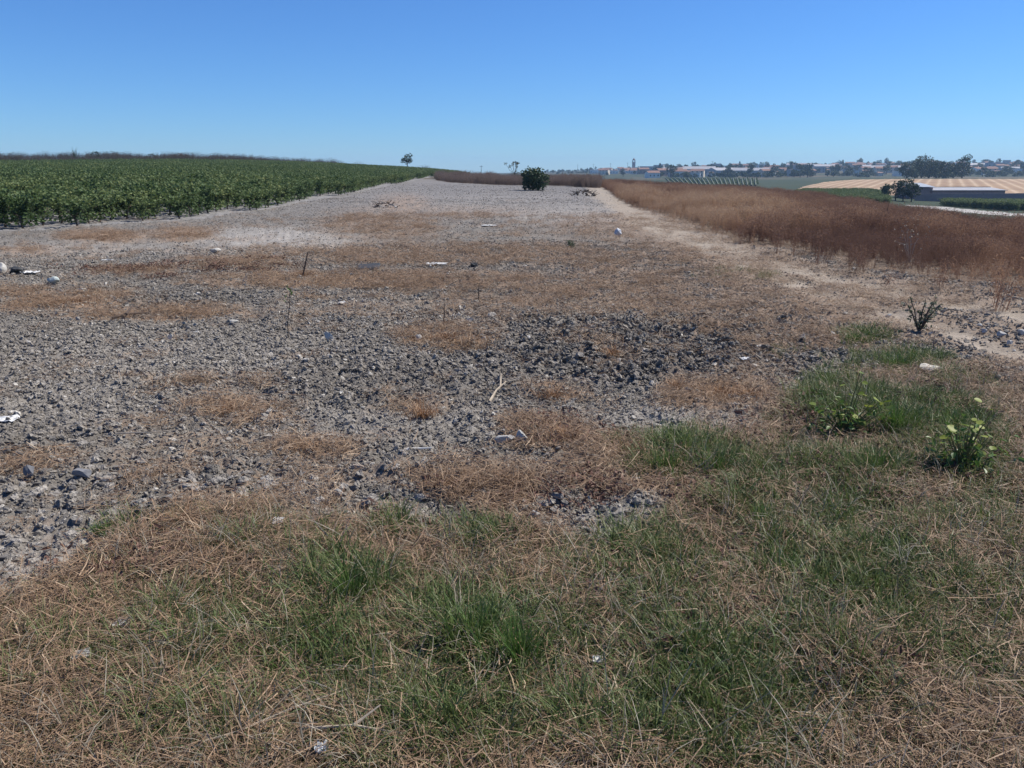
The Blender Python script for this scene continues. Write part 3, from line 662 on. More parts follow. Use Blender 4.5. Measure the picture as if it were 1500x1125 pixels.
def vine_leaves(seed, mat, n=420, h=1.3):
    r = np.random.default_rng(seed); C = []; sh = 20
    for k in range(sh):
        a = r.uniform(0, 6.283); out = r.uniform(.2, .62); top = r.uniform(.85, h)
        t = np.sort(r.uniform(0.05, 1, n // sh)); rr = out * (t ** .8) * (1 + .25 * (t > .7))
        z = .42 + (top - .42) * np.sin(t * r.uniform(1.5, 2.4)) ** .9
        C.append(np.c_[rr * math.cos(a), rr * math.sin(a), z] + r.normal(0, .05, (len(t), 3)))
    C = np.concatenate(C); n = len(C)
    hang = r.uniform(0, 1, n) < .28; C[hang, 2] = r.uniform(.14, .6, hang.sum())
    v, f, k = leaves(C, r.uniform(.07, .14, n), r.uniform(.08, .14, n), seed, .5, .35)
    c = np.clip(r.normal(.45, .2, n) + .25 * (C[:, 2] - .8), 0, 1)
    return np_mesh('foliage', v, [f], mat, {'c': ('POINT', 'FLOAT', np.repeat(c, k))})
def vineyard():
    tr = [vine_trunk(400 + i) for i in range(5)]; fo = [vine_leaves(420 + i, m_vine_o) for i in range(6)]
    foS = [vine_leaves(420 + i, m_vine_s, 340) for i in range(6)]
    XS, YS = [], []
    a = R(4); sx, sy = 1.0, .82
    gx, gy = np.meshgrid(np.arange(-190, 10, sx), np.arange(12, 240, sy)); gx, gy = gx.ravel(), gy.ravel()
    gy = gy + .5 * sy * (np.round(gx / sx) % 2)
    x = gx * math.cos(a) - gy * math.sin(a) + 9; y = gx * math.sin(a) + gy * math.cos(a) + 2
    x = x + RNG.normal(0, .09, len(x)); y = y + RNG.normal(0, .1, len(x))
    uh = CX + x / np.maximum(y, 1) * F_PX / math.cos(PITCH)
    k = in_vineyard(x, y) & (uh > -420) & (RNG.uniform(0, 1, len(x)) > .03); x, y = x[k], y[k]
    r = np.hypot(x, y); uh = uh[k]
    # those that show largest: the near ones and the ones along the edge of the plot
    edge = np.where(y > VEY[3], vine_edge(y) - x, y - np.interp(x, VEX[:4], VEY[:4])) < 1.2
    score = 1 / r * np.where(edge, 2.4, 1.0) * ((uh > -25) & (uh < 760)); o = np.argsort(-score); near, rest = o[:290], o[290:]
    z = hgt(x, y); first = None
    for q, i in enumerate(near):
        if q < 5:
            t = thing('grapevine', 'leafy green grapevine standing among the rows of the vineyard', 'grapevine', (x[i], y[i], z[i]), random.uniform(0, 6.28), 'grapevines in the vineyard')
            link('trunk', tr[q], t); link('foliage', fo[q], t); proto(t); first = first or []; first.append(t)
        else:
            t = copy_tree(first[q % 5]); t.location = (x[i], y[i], z[i]); t.rotation_euler.z = random.uniform(0, 6.28)
        s = random.uniform(.52, .78); t.scale = (s * 1.1, s * 1.1, s * random.uniform(.85, 1.1))
        if edge[i] and y[i] < VEY[3] + 1: tag(t, 'grapevine with a bare trunk on the near edge of the vineyard at the left', None, 'grapevines on the near edge of the vineyard')
        elif edge[i]: tag(t, 'grapevine on the long side of the vineyard facing the bare field', None, 'grapevines along the side of the vineyard')
        else: tag(t, 'leafy green grapevine standing behind the near edge row of the vineyard', None, 'grapevines behind the near edge of the vineyard')
    n = len(rest); xr, yr = x[rest], y[rest]
    s = RNG.uniform(.5, .85, n); tint = np.clip(.38 + 1.1 * (fbm(xr * .2, yr * .15, 441, 3) - .5) + RNG.normal(0, .12, n), 0, 1)
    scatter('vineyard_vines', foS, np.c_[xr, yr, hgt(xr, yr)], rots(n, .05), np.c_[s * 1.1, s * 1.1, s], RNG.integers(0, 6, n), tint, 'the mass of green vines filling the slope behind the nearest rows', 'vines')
    # plots of vines in the valley on the right
    P = []
    for (u0, u1, y0, y1) in ((1178, 1300, 140, 196), (1392, 1530, 128, 158)):
        nx = int((u1 - u0) * 6); uu = RNG.uniform(u0, u1, nx * 3); yy = RNG.uniform(y0, y1, nx * 3)
        if u0 > 1300: ok = yy > np.interp(uu, [1392, 1530], [150, 118])
        else: ok = yy < np.interp(uu, [1178, 1300], [225, 185])
        uu, yy = uu[ok], yy[ok]; xx = (uu - CX) / F_PX * math.cos(PITCH) * yy
        xx = np.round(xx / 2.4) * 2.4 + RNG.normal(0, .15, len(xx)); P.append(np.c_[xx, yy])
    P = np.concatenate(P); n = len(P)
    scatter('valley_vines', foS, np.c_[P, terrain(P[:, 0], P[:, 1])], rots(n, .05), s3(RNG.uniform(.8, 1.15, n)), RNG.integers(0, 6, n), np.clip(RNG.normal(.6, .15, n), 0, 1), 'bright green vine rows down by the farm on the right', 'vines')
vineyard()

# ---------------------------------------------------------------- trees and bushes
def crown_mesh(name, mat, seed, lumps, n, leaf, hollow=.55):
    """lumps: (x,y,z,rx,ry,rz); leaf-sized faces gathered near the skin of each lump, with gaps between"""
    r = np.random.default_rng(seed); C = []; cc = []
    vol = np.array([l[3] * l[4] * l[5] for l in lumps]) ** .67; cnt = np.maximum((n * vol / vol.sum()).astype(int), 6)
    for l, k in zip(lumps, cnt):
        d = r.normal(size=(k, 3)); d /= np.linalg.norm(d, axis=1)[:, None]
        q = (hollow + (1 - hollow) * r.uniform(0, 1, k) ** .6) * (1 + .22 * (fbm(d[:, 0] * 3 + seed, d[:, 1] * 3 + d[:, 2] * 2, seed, 2) - .5) * 2)
        C.append(np.array(l[:3]) + d * q[:, None] * np.array(l[3:])); cc.append(np.clip(r.normal(.45, .2, k) + r.normal(0, .1), 0, 1))
    C = np.concatenate(C); n = len(C)
    v, f, k = leaves(C, leaf * r.uniform(.7, 1.4, n), leaf * r.uniform(.5, 1, n), seed, .4, .2)
    return np_mesh(name, v, [f], mat, {'c': ('POINT', 'FLOAT', np.repeat(np.concatenate(cc), k))})
def rand_lumps(seed, h, w_, base, k, flat_=.8, spread=1.0):
    r = random.Random(seed); L = [(0, 0, (h + base) / 2, w_ * .36, w_ * .36, (h - base) * .42)]
    for i in range(k):
        a = r.uniform(0, 6.28); q = w_ * .5 * r.uniform(.35, .8) * spread; z = base + (h - base) * r.uniform(.2, .85); s = w_ * r.uniform(.14, .24)
        q *= 1 - .5 * ((z - base) / (h - base)) ** 2
        L.append((q * math.cos(a), q * math.sin(a), z, s, s, s * flat_))
    return L
def trunk_mesh(seed, h, rad, lumps, mat):
    r = random.Random(seed); mb = MB(); top = h * .55
    P = [(0, 0, -.3)] + [(r.uniform(-.03, .03) * h, r.uniform(-.03, .03) * h, top * i / 3) for i in range(1, 4)]
    mb.tube(P, [rad * 1.2, rad, rad * .8, rad * .55], 6)
    for l in lumps[1:6]:
        s = P[r.choice([1, 2, 3])]; e = l[:3]; md = [(s[i] + e[i]) / 2 + (.04 * h if i == 2 else 0) for i in range(3)]
        mb.tube([s, md, e], [rad * .5, rad * .35, rad * .15], 4)
    return mb.mesh('trunk', mat, True)
m_bark = plain('bark', (.11, .085, .065), .9, .3, 3, .3)
DARKLEAF = [(0, (.018, .03, .014)), (.5, (.038, .06, .026)), (1, (.075, .10, .04))]
m_tree = leafy_obj('tree_leaf', DARKLEAF, .55, .2, .3, .35)
m_fig = leafy_obj('fig_leaf', [(0, (.02, .04, .018)), (.5, (.045, .08, .032)), (1, (.11, .15, .06))], .5, .25, .4, .1)
m_olive = leafy_obj('olive_leaf', [(0, (.05, .06, .045)), (.5, (.11, .125, .09)), (1, (.2, .21, .16))], .55, .2, .3, .3)
def tree(name, label, cat, loc, h, w_, base, seed, mat, n=500, leaf=.25, rad=.12, k=9, group=None, flat_=.8, spread=1.0):
    t = thing(name, label, cat, loc, 0, group); L = rand_lumps(seed, h, w_, base, k, flat_, spread)
    link('crown', crown_mesh('crown', mat, seed, L, n, leaf), t); link('trunk', trunk_mesh(seed, h, rad, L, m_bark), t)
    return t
tree('lone_tree', 'small dark tree alone on the skyline above the vineyard', 'tree', at_depth(597, 195), 4.2, 3.1, 1.6, 501, m_tree, 420, .3, .14, 9)
p = at(781, 279)
t = thing('fig_bush', 'dark green dense bush standing alone at the far end of the bare field', 'bush', p)
L = rand_lumps(505, 1.5, 2.5, -.1, 16, 1.0) + [(random.uniform(-.85, .85), random.uniform(-.6, .6), random.uniform(1.1, 1.55), .2, .2, .3) for _ in range(11)]
link('crown', crown_mesh('crown', m_fig, 505, L, 2600, .15, .4), t); link('trunk', trunk_mesh(505, 2.0, .09, L, m_bark), t)
def spiky_tree():
    t = thing('sparse_tree', 'thin sparse tree with small tufts of pale leaves behind the dark bush', 'tree', at_depth(754, 108))
    r = random.Random(9); mb = MB(); tips = []
    mb.tube([(0, 0, -.2), (.05, 0, .7), (0, .05, 1.2)], [.08, .06, .05], 6)
    for k in range(9):
        a = r.uniform(0, 6.28); q = r.uniform(.3, 1.3); e = (q * math.cos(a), q * math.sin(a) * .7, r.uniform(1.9, 2.75)); mb.tube([(0, .02, .9 + .03 * k), (e[0] * .55, e[1] * .55, 1.5), e], [.035, .025, .012], 4); tips.append(e)
    link('trunk', mb.mesh('trunk', m_bark), t)
    link('crown', crown_mesh('crown', m_olive, 9, [(*e, .24, .24, .2) for e in tips] + [(.2, 0, .9, .9, .6, .45)], 420, .13, .2), t)
spiky_tree()
tree('bush', 'round dark shrub on the left hilltop skyline', 'bush', at_depth(142, 195), 2.3, 2.2, .2, 511, m_tree, 260, .22, .06, 6)
tree('bush', 'low dark shrub on the hilltop between the vineyard and the sky', 'bush', at_depth(226, 190), 1.9, 2.4, .1, 512, m_tree, 240, .22, .06, 6)
tree('bush', 'pale tan shrub at the right end of the hilltop scrub', 'bush', at_depth(270, 185), 2.0, 3.0, .1, 513, leafy_obj('tan_leaf', [(0, (.16, .11, .06)), (1, (.36, .27, .17))], .7, .2, .2, .2), 240, .22, .06, 6)
def agave():
    t = thing('spiky_plant', 'tall spiky dark plant sticking up from the left hilltop', 'plant', at_depth(112, 190)); r = np.random.default_rng(3)
    me = tuft_mesh('leaf_blades', m_tree, 34, .25, 2.8, .10, (.05, .5), 515); link('leaf_blades', me, t)
agave()

# ================================================================= THE VALLEY: FARM, ORCHARD, TOWN
m_wall_shade = plain('rendered_wall', (.31, .215, .20), .9, .10, 2.5); m_roofmetal = plain('sheet_roof', (.37, .355, .35), .5, .10, .5, 0, .4)
m_white = plain('white_wall', (.68, .67, .63), .85, .08, .3); m_cream = plain('cream_wall', (.58, .50, .40), .85, .1, .3); m_brickw = plain('brick_wall', (.33, .20, .15), .9, .15, .5); m_greyw = plain('grey_wall', (.36, .36, .36), .9, .1, .3)
m_tile = plain('roof_tile', (.22, .125, .095), .85, .2, .6); m_flat = plain('flat_roof', (.50, .48, .46), .85, .1, .5); m_glass = plain('window_glass', (.05, .06, .07), .2, .1, 1, 0, .5); m_dark = plain('dark_metal', (.05, .05, .055), .6, .2, 2)
def gable(mb, c, d, rise, over=.3):
    x, y, h = d[0] / 2 + over, d[1] / 2 + over, d[2]; z = c[2] + h; t = .18
    V = [(-x, -y, z - .05), (x, -y, z - .05), (x, 0, z + rise), (-x, 0, z + rise), (x, y, z - .05), (-x, y, z - .05)]
    V = [(a + c[0], b + c[1], q) for a, b, q in V]; V2 = [(a, b, q + t) for a, b, q in V]
    F = [(0, 3, 2, 1), (3, 5, 4, 2), (6, 7, 8, 9), (9, 8, 10, 11), (0, 1, 7, 6), (4, 5, 11, 10), (1, 2, 8, 7), (2, 4, 10, 8), (5, 3, 9, 11), (3, 0, 6, 9)]
    return mb.add(V + V2, F)
def gwall(mb, d, rise):
    x, y, h = d[0] / 2, d[1] / 2, d[2]
    V = [(-x, -y, -2), (x, -y, -2), (x, y, -2), (-x, y, -2), (-x, -y, h), (x, -y, h), (x, y, h), (-x, y, h), (-x, 0, h + rise), (x, 0, h + rise)]
    return mb.add(V, [(0, 1, 5, 4), (2, 3, 7, 6), (1, 2, 6, 9, 5), (3, 0, 4, 8, 7)])
def farm():
    # compound wall, then the shed with its sheet roof
    a = at_depth(1346, 171); b = at_depth(1520, 171); Lw = b.x - a.x
    t = thing('farm_wall', 'long dark rendered wall behind the green vines at the right edge', 'wall', (a.x, 171, -5.9))
    npan = 7; lw = Lw / npan
    for i in range(npan):
        h = 2.55 - .25 * (i > 6) + .04 * math.sin(i * 2.1)
        mb = MB(); mb.box((0, 0, h / 2), (lw - .02, .25, h)); link('wall_panel', mb.mesh('wall_panel', m_wall_shade), t, (lw * (i + .5), 0, 0))
    s0 = at_depth(1352, 182); s1 = at_depth(1456, 182); Ls = s1.x - s0.x
    d = (Ls, 13, 2.9); t = thing('farm_shed', 'long low farm shed with a pale sheet metal roof behind the dark wall', 'shed', ((s0.x + s1.x) / 2, 183, -5.85))
    mb = MB(); gwall(mb, d, .45); link('wall', mb.mesh('wall', m_wall_shade), t)
    # roof sheets side by side
    nsh = 14; q = (Ls + .6) / nsh
    for i in range(nsh):
        x0 = -Ls / 2 - .3 + q * i + .01
        for sgn in (-1, 1):
            V = [(x0, 0, 3.42), (x0 + q - .02, 0, 3.42), (x0 + q - .02, sgn * 6.9, 2.92), (x0, sgn * 6.9, 2.92)]; V += [(p_[0], p_[1], p_[2] + .08) for p_ in V]
            link('roof_sheet', MB().add(V, [(0, 1, 2, 3), (7, 6, 5, 4), (0, 4, 5, 1), (1, 5, 6, 2), (2, 6, 7, 3), (3, 7, 4, 0)]).mesh('roof_sheet', m_roofmetal), t)
    mb = MB(); mb.box((0, 0, 3.54), (Ls + .8, .5, .1)); link('ridge_cap', mb.mesh('ridge_cap', m_dark), t)
    t = thing('lean_to', 'small lean-to with a blue grey sloping roof left of the farm shed', 'shed', at_depth(1344, 180))
    mb = MB(); mb.box((0, 0, 1.1), (5, 6, 2.6)); link('wall', mb.mesh('wall', m_wall_shade), t)
    V = [(-2.8, -3.4, 2.45), (2.8, -3.4, 2.45), (2.8, 3.4, 3.2), (-2.8, 3.4, 3.2)]; V += [(a_, b_, c_ + .12) for a_, b_, c_ in V]
    link('roof', MB().add(V, [(3, 2, 1, 0), (4, 5, 6, 7), (0, 1, 5, 4), (1, 2, 6, 5), (2, 3, 7, 6), (3, 0, 4, 7)]).mesh('roof', plain('blue_sheet', (.33, .36, .40), .6, .1, 1)), t)
    for i, (u, Y, h, w_, lb) in enumerate(((1303, 166, 3.6, 2.6, 'round dark tree at the left end of the farm tree clump'), (1318, 168, 4.6, 3.6, 'bushy dark tree second from left beside the farm wall'), (1329, 167, 5.0, 4.4, 'tallest dark tree of the clump left of the farm wall'), (1341, 165, 4.2, 3.6, 'dark tree overlapping the left end of the farm wall'))):
        tree('farm_tree', lb, 'tree', at_depth(u, Y), h, w_, .4, 520 + i, m_tree, 700, .28, .12, 9, 'trees left of the farm wall')
farm()

def orchard():
    # rows of young trees with pale strips between, on the far valley floor
    lf = leafy_obj('orchard_leaf', [(0, (.04, .07, .025)), (1, (.10, .14, .05))], .55, .2, .3, .3)
    me_s = plain('bare_strip', (.13, .145, .10), .95, .15, .3)
    for i in range(21):
        u = 985 + i * 6.1; n = 70
        a = at_depth(u + 2, 300 + (i % 3)); b = at_depth(u - 10 + i * .5, 520); r = np.random.default_rng(600 + i)
        q = np.linspace(0, 1, 24)[:, None]; c = np.array(a)[None, :2] * (1 - q) + np.array(b)[None, :2] * q
        wd = .34; V = []
        for (x, y) in c:
            zz = float(terrain(x, y)); V += [(x - wd, y, zz + .06), (x - wd * .5, y, zz + .5), (x + wd * .5, y, zz + .5), (x + wd, y, zz + .06)]
        F = [(4 * k + j, 4 * k + j + 1, 4 * k + j + 5, 4 * k + j + 4) for k in range(23) for j in range(3)]
        o = link('planting_ridge', MB().add(V, F).mesh('planting_ridge', me_s)); tag(o, 'pale raised strip of the striped orchard below the town', 'crop row', 'pale strips of the striped orchard')
        t = r.uniform(0, 1, n)[:, None]; P = np.array(a)[None, :2] * (1 - t) + np.array(b)[None, :2] * t; P[:, 0] += .85 + r.normal(0, .1, n)
        C = np.c_[P, terrain(P[:, 0], P[:, 1]) + r.uniform(.1, .6, n)]
        C = np.repeat(C, 5, 0) + r.normal(0, .15, (n * 5, 3))
        v, f, k = leaves(C, r.uniform(.2, .45, len(C)), r.uniform(.2, .4, len(C)), 620 + i)
        o = link('orchard_row', np_mesh('orchard_row', v, [f], lf, {'c': ('POINT', 'FLOAT', np.repeat(r.uniform(0, 1, len(C)), k))})); tag(o, 'green row of young trees in the striped orchard below the town', 'crop row', 'green rows of the striped orchard')
orchard()

def town():
    r = random.Random(21); protos = []
    kinds = [('small white house with a tiled roof among the trees of the distant town', 'white tiled houses of the far town', m_white, m_tile, (10, 8, 4.2), 1.6),
             ('low white flat-roofed house in the distant hillside town', 'white flat houses of the far town', m_white, m_flat, (13, 9, 4.6), 0),
             ('cream house with a brown tiled roof in the distant hillside town', 'cream houses of the far town', m_cream, m_tile, (11, 8, 5.4), 1.7),
             ('grey block of flats rising among the houses of the distant town', 'grey blocks of the far town', m_greyw, m_flat, (14, 9, 7.5), 0),
             ('brick coloured house with a tiled roof in the distant town', 'brick houses of the far town', m_brickw, m_tile, (10, 8, 4.6), 1.6),
             ('long pale warehouse roof gleaming in the distant town', 'warehouses of the far town', m_greyw, m_roofmetal, (34, 14, 4.5), 2.4)]
    def make(k, loc, rz):
        lb, gp, wm, rm, d, rise = kinds[k]
        t = thing('house' if k != 5 else 'warehouse', lb, 'house' if k not in (3, 5) else ('building' if k == 3 else 'warehouse'), loc, rz, gp)
        mb = MB()
        if rise: gwall(mb, d, rise)
        else: mb.box((0, 0, d[2] / 2 - 1), (d[0], d[1], d[2] + 2))
        link('wall', mb.mesh('wall', wm), t)
        mb = MB()
        if rise: gable(mb, (0, 0, 0), d, rise)
        else: mb.box((0, 0, d[2] + .2), (d[0] + .5, d[1] + .5, .4))
        link('roof', mb.mesh('roof', rm), t)
        mw = MB().box((0, 0, 0), (1.1, .12, 1.3)).mesh('window', m_glass); n = 3 if d[0] < 20 else 5
        for fl in range(2 if d[2] > 5 else 1):
            for i in range(n): link('window', mw, t, ((i + .5 - n / 2) * d[0] / n, -d[1] / 2 - .03, 2.0 + 2.9 * fl))
        return t
    cnt = [0] * 6
    spots = []
    for i in range(270):
        u = r.uniform(868, 1510); Y = r.uniform(640, 1250) if u > 940 else r.uniform(800, 1250); k = r.choices(range(5), [5, 4, 4, 1.5, 2.5])[0]; spots.append((u, Y, k))
    for u, Y in ((1212, 900), (1296, 780), (1105, 690), (1062, 700), (1275, 930), (1025, 760), (1480, 800), (1170, 1000), (1440, 900), (990, 820)): spots.append((u, Y, 5))
    P = [None] * 6
    for u, Y, k in spots:
        loc = at_depth(u, Y); rz = r.uniform(-.5, .5)
        if P[k] is None: P[k] = proto(make(k, loc, rz)); t = P[k]
        else: t = copy_tree(P[k]); t.location = loc; t.rotation_euler.z = rz
        s = r.uniform(.5, .9) * (1.1 if k == 5 else 1); t.scale = (s * r.uniform(.8, 1.3), s, s * r.uniform(.9, 1.2))
    # bell tower
    t = thing('bell_tower', 'slender dark church tower with a domed top on the town skyline', 'tower', at_depth(928, 900)); h = 11.5
    link('shaft', MB().box((0, 0, h / 2 - 1), (3.2, 3.2, h + 2)).mesh('shaft', m_greyw), t)
    link('cornice', MB().box((0, 0, h + .2), (4.0, 4.0, .4)).mesh('cornice', m_greyw), t)
    mb = MB()
    for sx in (-1, 1):
        for sy in (-1, 1): mb.box((sx * 1.15, sy * 1.15, h + 1.4), (.7, .7, 2.0))
    mb.box((0, 0, h + 2.55), (3.1, 3.1, .3)); link('belfry', mb.mesh('belfry', m_greyw), t)
    link('dome', MB().tube([(0, 0, h + 2.7), (0, 0, h + 3.3), (0, 0, h + 4.0), (0, 0, h + 4.5), (0, 0, h + 5.6)], [1.45, 1.3, .8, .2, .04], 8).mesh('dome', m_tile), t)
    # trees between the houses
    shapes = [(7, 7, 1.2, 9, .8, 1.0), (10, 6.5, 2, 9, 1.0, .8), (8, 9, 1.5, 10, .7, 1.1), (9, 2.4, .6, 7, 1.5, .6), (6, 6, .5, 8, .8, 1), (9, 8, 2.5, 9, .7, 1)]
    lab = ['round dark tree between the houses of the distant town', 'tall dark tree rising over the roofs of the distant town', 'wide dark tree in the distant town', 'narrow dark cypress in the distant town', 'low dark bushy tree at the foot of the distant town', 'dark broad-topped pine on the town skyline']
    P = [[], [], [], [], [], []]
    for i in range(270):
        if i < 150: u = r.uniform(860, 1515); Y = r.uniform(620, 1150)
        elif i < 200: u = r.uniform(1010, 1510); Y = r.uniform(1150, 1330)
        elif i < 225: u = r.uniform(800, 960); Y = r.uniform(1150, 1600)
        else: u = r.choice([r.gauss(1160, 22), r.gauss(1230, 20), r.gauss(1420, 25), r.gauss(1080, 18), r.gauss(1490, 15)]); Y = r.uniform(600, 1000)
        k = r.choices(range(6), [4, 3, 3, .7, 3, 1.5])[0]; loc = at_depth(u, Y)
        if len(P[k]) < 2:
            h, w_, b, nl, fl, sp = shapes[k]; t = proto(tree('town_tree', lab[k], 'tree', loc, h, w_, b, 700 + k * 3 + len(P[k]), m_tree, 420, .75, .3, nl, lab[k].replace('tree', 'trees').replace('cypress', 'cypresses'), fl, sp)); P[k].append(t)
        else: t = copy_tree(r.choice(P[k])); t.location = loc; t.rotation_euler.z = r.uniform(0, 6.28)
        s = r.uniform(.6, 1.25) * (.6 if u < 960 else 1); t.scale = (s * 1.15, s * 1.15, s)
    # the woods and gardens past the trees one can tell apart
    n = 1600; u = RNG.uniform(790, 1600, n); Y = 600 * (1400 / 600) ** RNG.uniform(0, 1, n); Y = np.where(u < 960, RNG.uniform(1000, 1700, n), Y)
    ok = fbm(u * .02, Y * .006, 771, 3) > .42; u, Y = u[ok], Y[ok]; x = (u - CX) / F_PX * math.cos(PITCH) * Y; n = len(x)
    mt = leafy('far_tree_leaf', DARKLEAF, .55, .2, .3, .5); vs = [crown_mesh('tree', mt, 780 + i, rand_lumps(780 + i, 6.5, 7, -.2, 9, .8), 260, .95) for i in range(4)]
    s = RNG.uniform(.4, .85, n) * np.where(u < 960, .6, 1)
    scatter('far_woods', vs, np.c_[x, Y, terrain(x, Y)], rots(n, .05), s3(s) * np.c_[np.full(n, 1.3), np.full(n, 1.3), np.full(n, .9)], RNG.integers(0, 4, n), RNG.uniform(0, 1, n), 'dark woods and gardens filling the gaps of the distant town', 'woods')
    # the big grove beyond the stubble field
    for i, (u, Y, h, w_, lb) in enumerate(((1330, 400, 8.5, 8.5, 'dark broad tree at the left end of the big grove'), (1342, 410, 10, 8, 'dark tree second from left in the big grove behind the stubble field'), (1351, 420, 13.0, 10, 'tallest domed tree of the big dark grove behind the stubble field'), (1362, 405, 10.5, 9, 'rounded dark tree just right of the tallest in the grove'), (1373, 412, 9.5, 8.5, 'dark tree fourth along the grove behind the stubble field'), (1383, 408, 8.5, 8, 'dark tree at the right end of the big grove'), (1411, 430, 13, 8, 'upright dark tree standing apart to the right of the grove'), (1398, 440, 9, 8, 'lower tree in the gap right of the grove'))):
        tree('grove_tree', lb, 'tree', at_depth(u, Y), h, w_ * 1.15, -.6, 760 + i, m_tree, 1100, .7, .35, 12, 'trees of the grove behind the stubble field')
    # poles on the ridge
    pl = MB().tube([(0, 0, -.5), (0, 0, 11)], [.22, .16], 6).mesh('pole', m_dark); ar = MB().box((0, 0, 10.2), (3.0, .2, .2)).mesh('crossarm', m_dark)
    P0 = None
    for u, Y in ((846, 1400), (869, 1300), (894, 1250), (919, 1240), (1043, 1100), (1228, 900), (705, 240)):
        if P0 is None:
            P0 = thing('utility_pole', 'thin power pole on the far ridge against the sky', 'pole', at_depth(u, Y), 0, 'power poles on the far ridge'); link('pole', pl, P0); link('crossarm', ar, P0); proto(P0)
        else:
            t = copy_tree(P0); t.location = at_depth(u, Y)
            if Y < 300: t.scale = (.35, .35, .35)
town()

# ================================================================= THINGS LYING AND GROWING IN THE FIELD
m_stone = plain('pale_stone', (.42, .40, .36), .9, .15, 9, .4); m_lime = plain('limestone', (.40, .385, .36), .9, .18, 12, .5); m_paper = plain('white_scrap', (.60, .59, .57), .7, .06, 20, .1); m_plastic = plain('pale_plastic', (.45, .47, .5), .55, .08, 20, .1, .5)
m_board = plain('dark_board', (.045, .047, .05), .7, .2, 14, .2); m_twig = plain('dry_twig', (.40, .33, .25), .85, .2, 20, .2); m_dtwig = plain('dark_stem', (.085, .06, .045), .85, .2, 20, .2)
def px(u, v):
    p = at(u, v); d = (p - cam.location).length; return p, d / F_PX
def lump(name, label, cat, u, v, wpx, hpx, mat, seed, deep=.8, rough=.3, cut=6, sub=3, rz=0.0, sm=False):
    """a stone or crumpled scrap as wide and high as it shows, resting on the soil"""
    p, s = px(u, v); W, H = wpx * s * .9, hpx * s * .95
    o = link(name, stone_mesh(name, mat, seed, (W * 1.1, W * deep, H * 1.15), sub, rough, cut, sm), None, (p.x, p.y, p.z + H * .42), rz); return tag(o, label, cat)
def crumple(name, label, cat, u, v, wpx, hpx, mat, seed, rz=0.0, L=1.0):
    """a crumpled sheet: a folded grid with a hem, a closed skin"""
    p, s = px(u, v); q = .62 if v > 740 else .9; W, H = wpx * s * q, hpx * s * q; n = 9; r = np.random.default_rng(seed)
    g = np.linspace(-.5, .5, n); X, Y = np.meshgrid(g, g); zz = H * (.15 + .5 * np.abs(fbm(X * 4 + seed, Y * 4, seed, 3) - .5) * 2.2)
    xx = X * W + r.normal(0, W * .04, X.shape); yy = Y * W * L + r.normal(0, W * .04, X.shape)
    top = np.c_[xx.ravel(), yy.ravel(), zz.ravel()]; bot = top - [0, 0, .004]; V = np.concatenate([top, bot]); k = n * n; F = []
    for i in range(n - 1):
        for j in range(n - 1):
            a, b, c, d = i * n + j, i * n + j + 1, (i + 1) * n + j + 1, (i + 1) * n + j; F += [(a, b, c, d), (d + k, c + k, b + k, a + k)]
    rim = [j for j in range(n)] + [i * n + n - 1 for i in range(1, n)] + [(n - 1) * n + j for j in range(n - 2, -1, -1)] + [i * n for i in range(n - 2, 0, -1)]
    F += [(rim[(i + 1) % len(rim)], rim[i], rim[i] + k, rim[(i + 1) % len(rim)] + k) for i in range(len(rim))]
    o = link(name, MB().add(V, F).mesh(name, mat), None, (p.x, p.y, p.z + (.03 if v > 740 else .01)), rz); return tag(o, label, cat)
def stick(name, label, cat, pts, rad, mat, group=None):
    """pts: list of polylines of (u, v, lift)"""
    mb = MB(); o0 = None
    for pl_ in pts:
        Q = []
        for (u, v, l) in pl_:
            p, s = px(u, v); Q.append(p + Vector((0, 0, l)))
        o0 = o0 or Q[0]; mb.tube([q - o0 for q in Q], [rad * (1 - .6 * i / max(1, len(Q) - 1)) for i in range(len(Q))], 5)
    return tag(link(name, mb.mesh(name, mat), None, o0), label, cat, group)
def upright(name, label, cat, u, v, top_u, top_v, rad, mat, forks=0, seed=0):
    p, s = px(u, v); h = (v - top_v) * s; lean = (top_u - u) * s; r = random.Random(seed); mb = MB()
    P = [(lean * t + r.uniform(-.01, .01) * h, r.uniform(-.02, .02) * h, h * t - .02) for t in (0, .35, .7, 1)]; mb.tube(P, [rad, rad * .9, rad * .75, rad * .4], 5)
    for k in range(forks):
        i = r.choice([1, 2]); b = P[i]; a = r.uniform(0, 6.28); q = h * r.uniform(.12, .3); mb.tube([b, (b[0] + q * math.cos(a) * .6, b[1] + q * math.sin(a) * .6, b[2] + q * .9)], [rad * .55, rad * .25], 4)
    t = thing(name, label, cat, p); link('stem', mb.mesh('stem', mat), t); return t, h
# stones
lump('stone', 'long white stone on the pale ground below the vineyard corner', 'stone', 313, 370, 20, 8, m_stone, 801, .6)
lump('boulder', 'rounded white boulder cut off by the left edge of the picture', 'boulder', -3, 402, 20, 17, m_stone, 802, .9)
lump('plastic_bag', 'black crumpled bag lying right of the white boulder at the left edge', 'bag', 21, 402, 24, 10, m_board, 803, .7, .5)
crumple('scrap', 'white scrap beside the black bag at the left edge', 'litter', 44, 401, 18, 6, m_paper, 804)
lump('stone', 'pale greenish triangular rock below the black bag', 'stone', 79, 417, 15, 12, plain('green_stone', (.42, .46, .43), .9, .12, 9, .3), 805)
lump('stone', 'small pale stone right of the greenish triangular rock', 'stone', 123, 428, 12, 8, m_stone, 806)
lump('stone', 'white angular stone on the grey clods left of the tall thin weed', 'stone', 343, 474, 13, 7, m_stone, 807)
lump('stone', 'small white stone on grey clods in the left middle of the field', 'stone', 250, 497, 9, 8, m_stone, 808)
lump('stone', 'pale rounded rock half sunk right of the tall thin weed', 'stone', 481, 499, 18, 14, m_stone, 809)
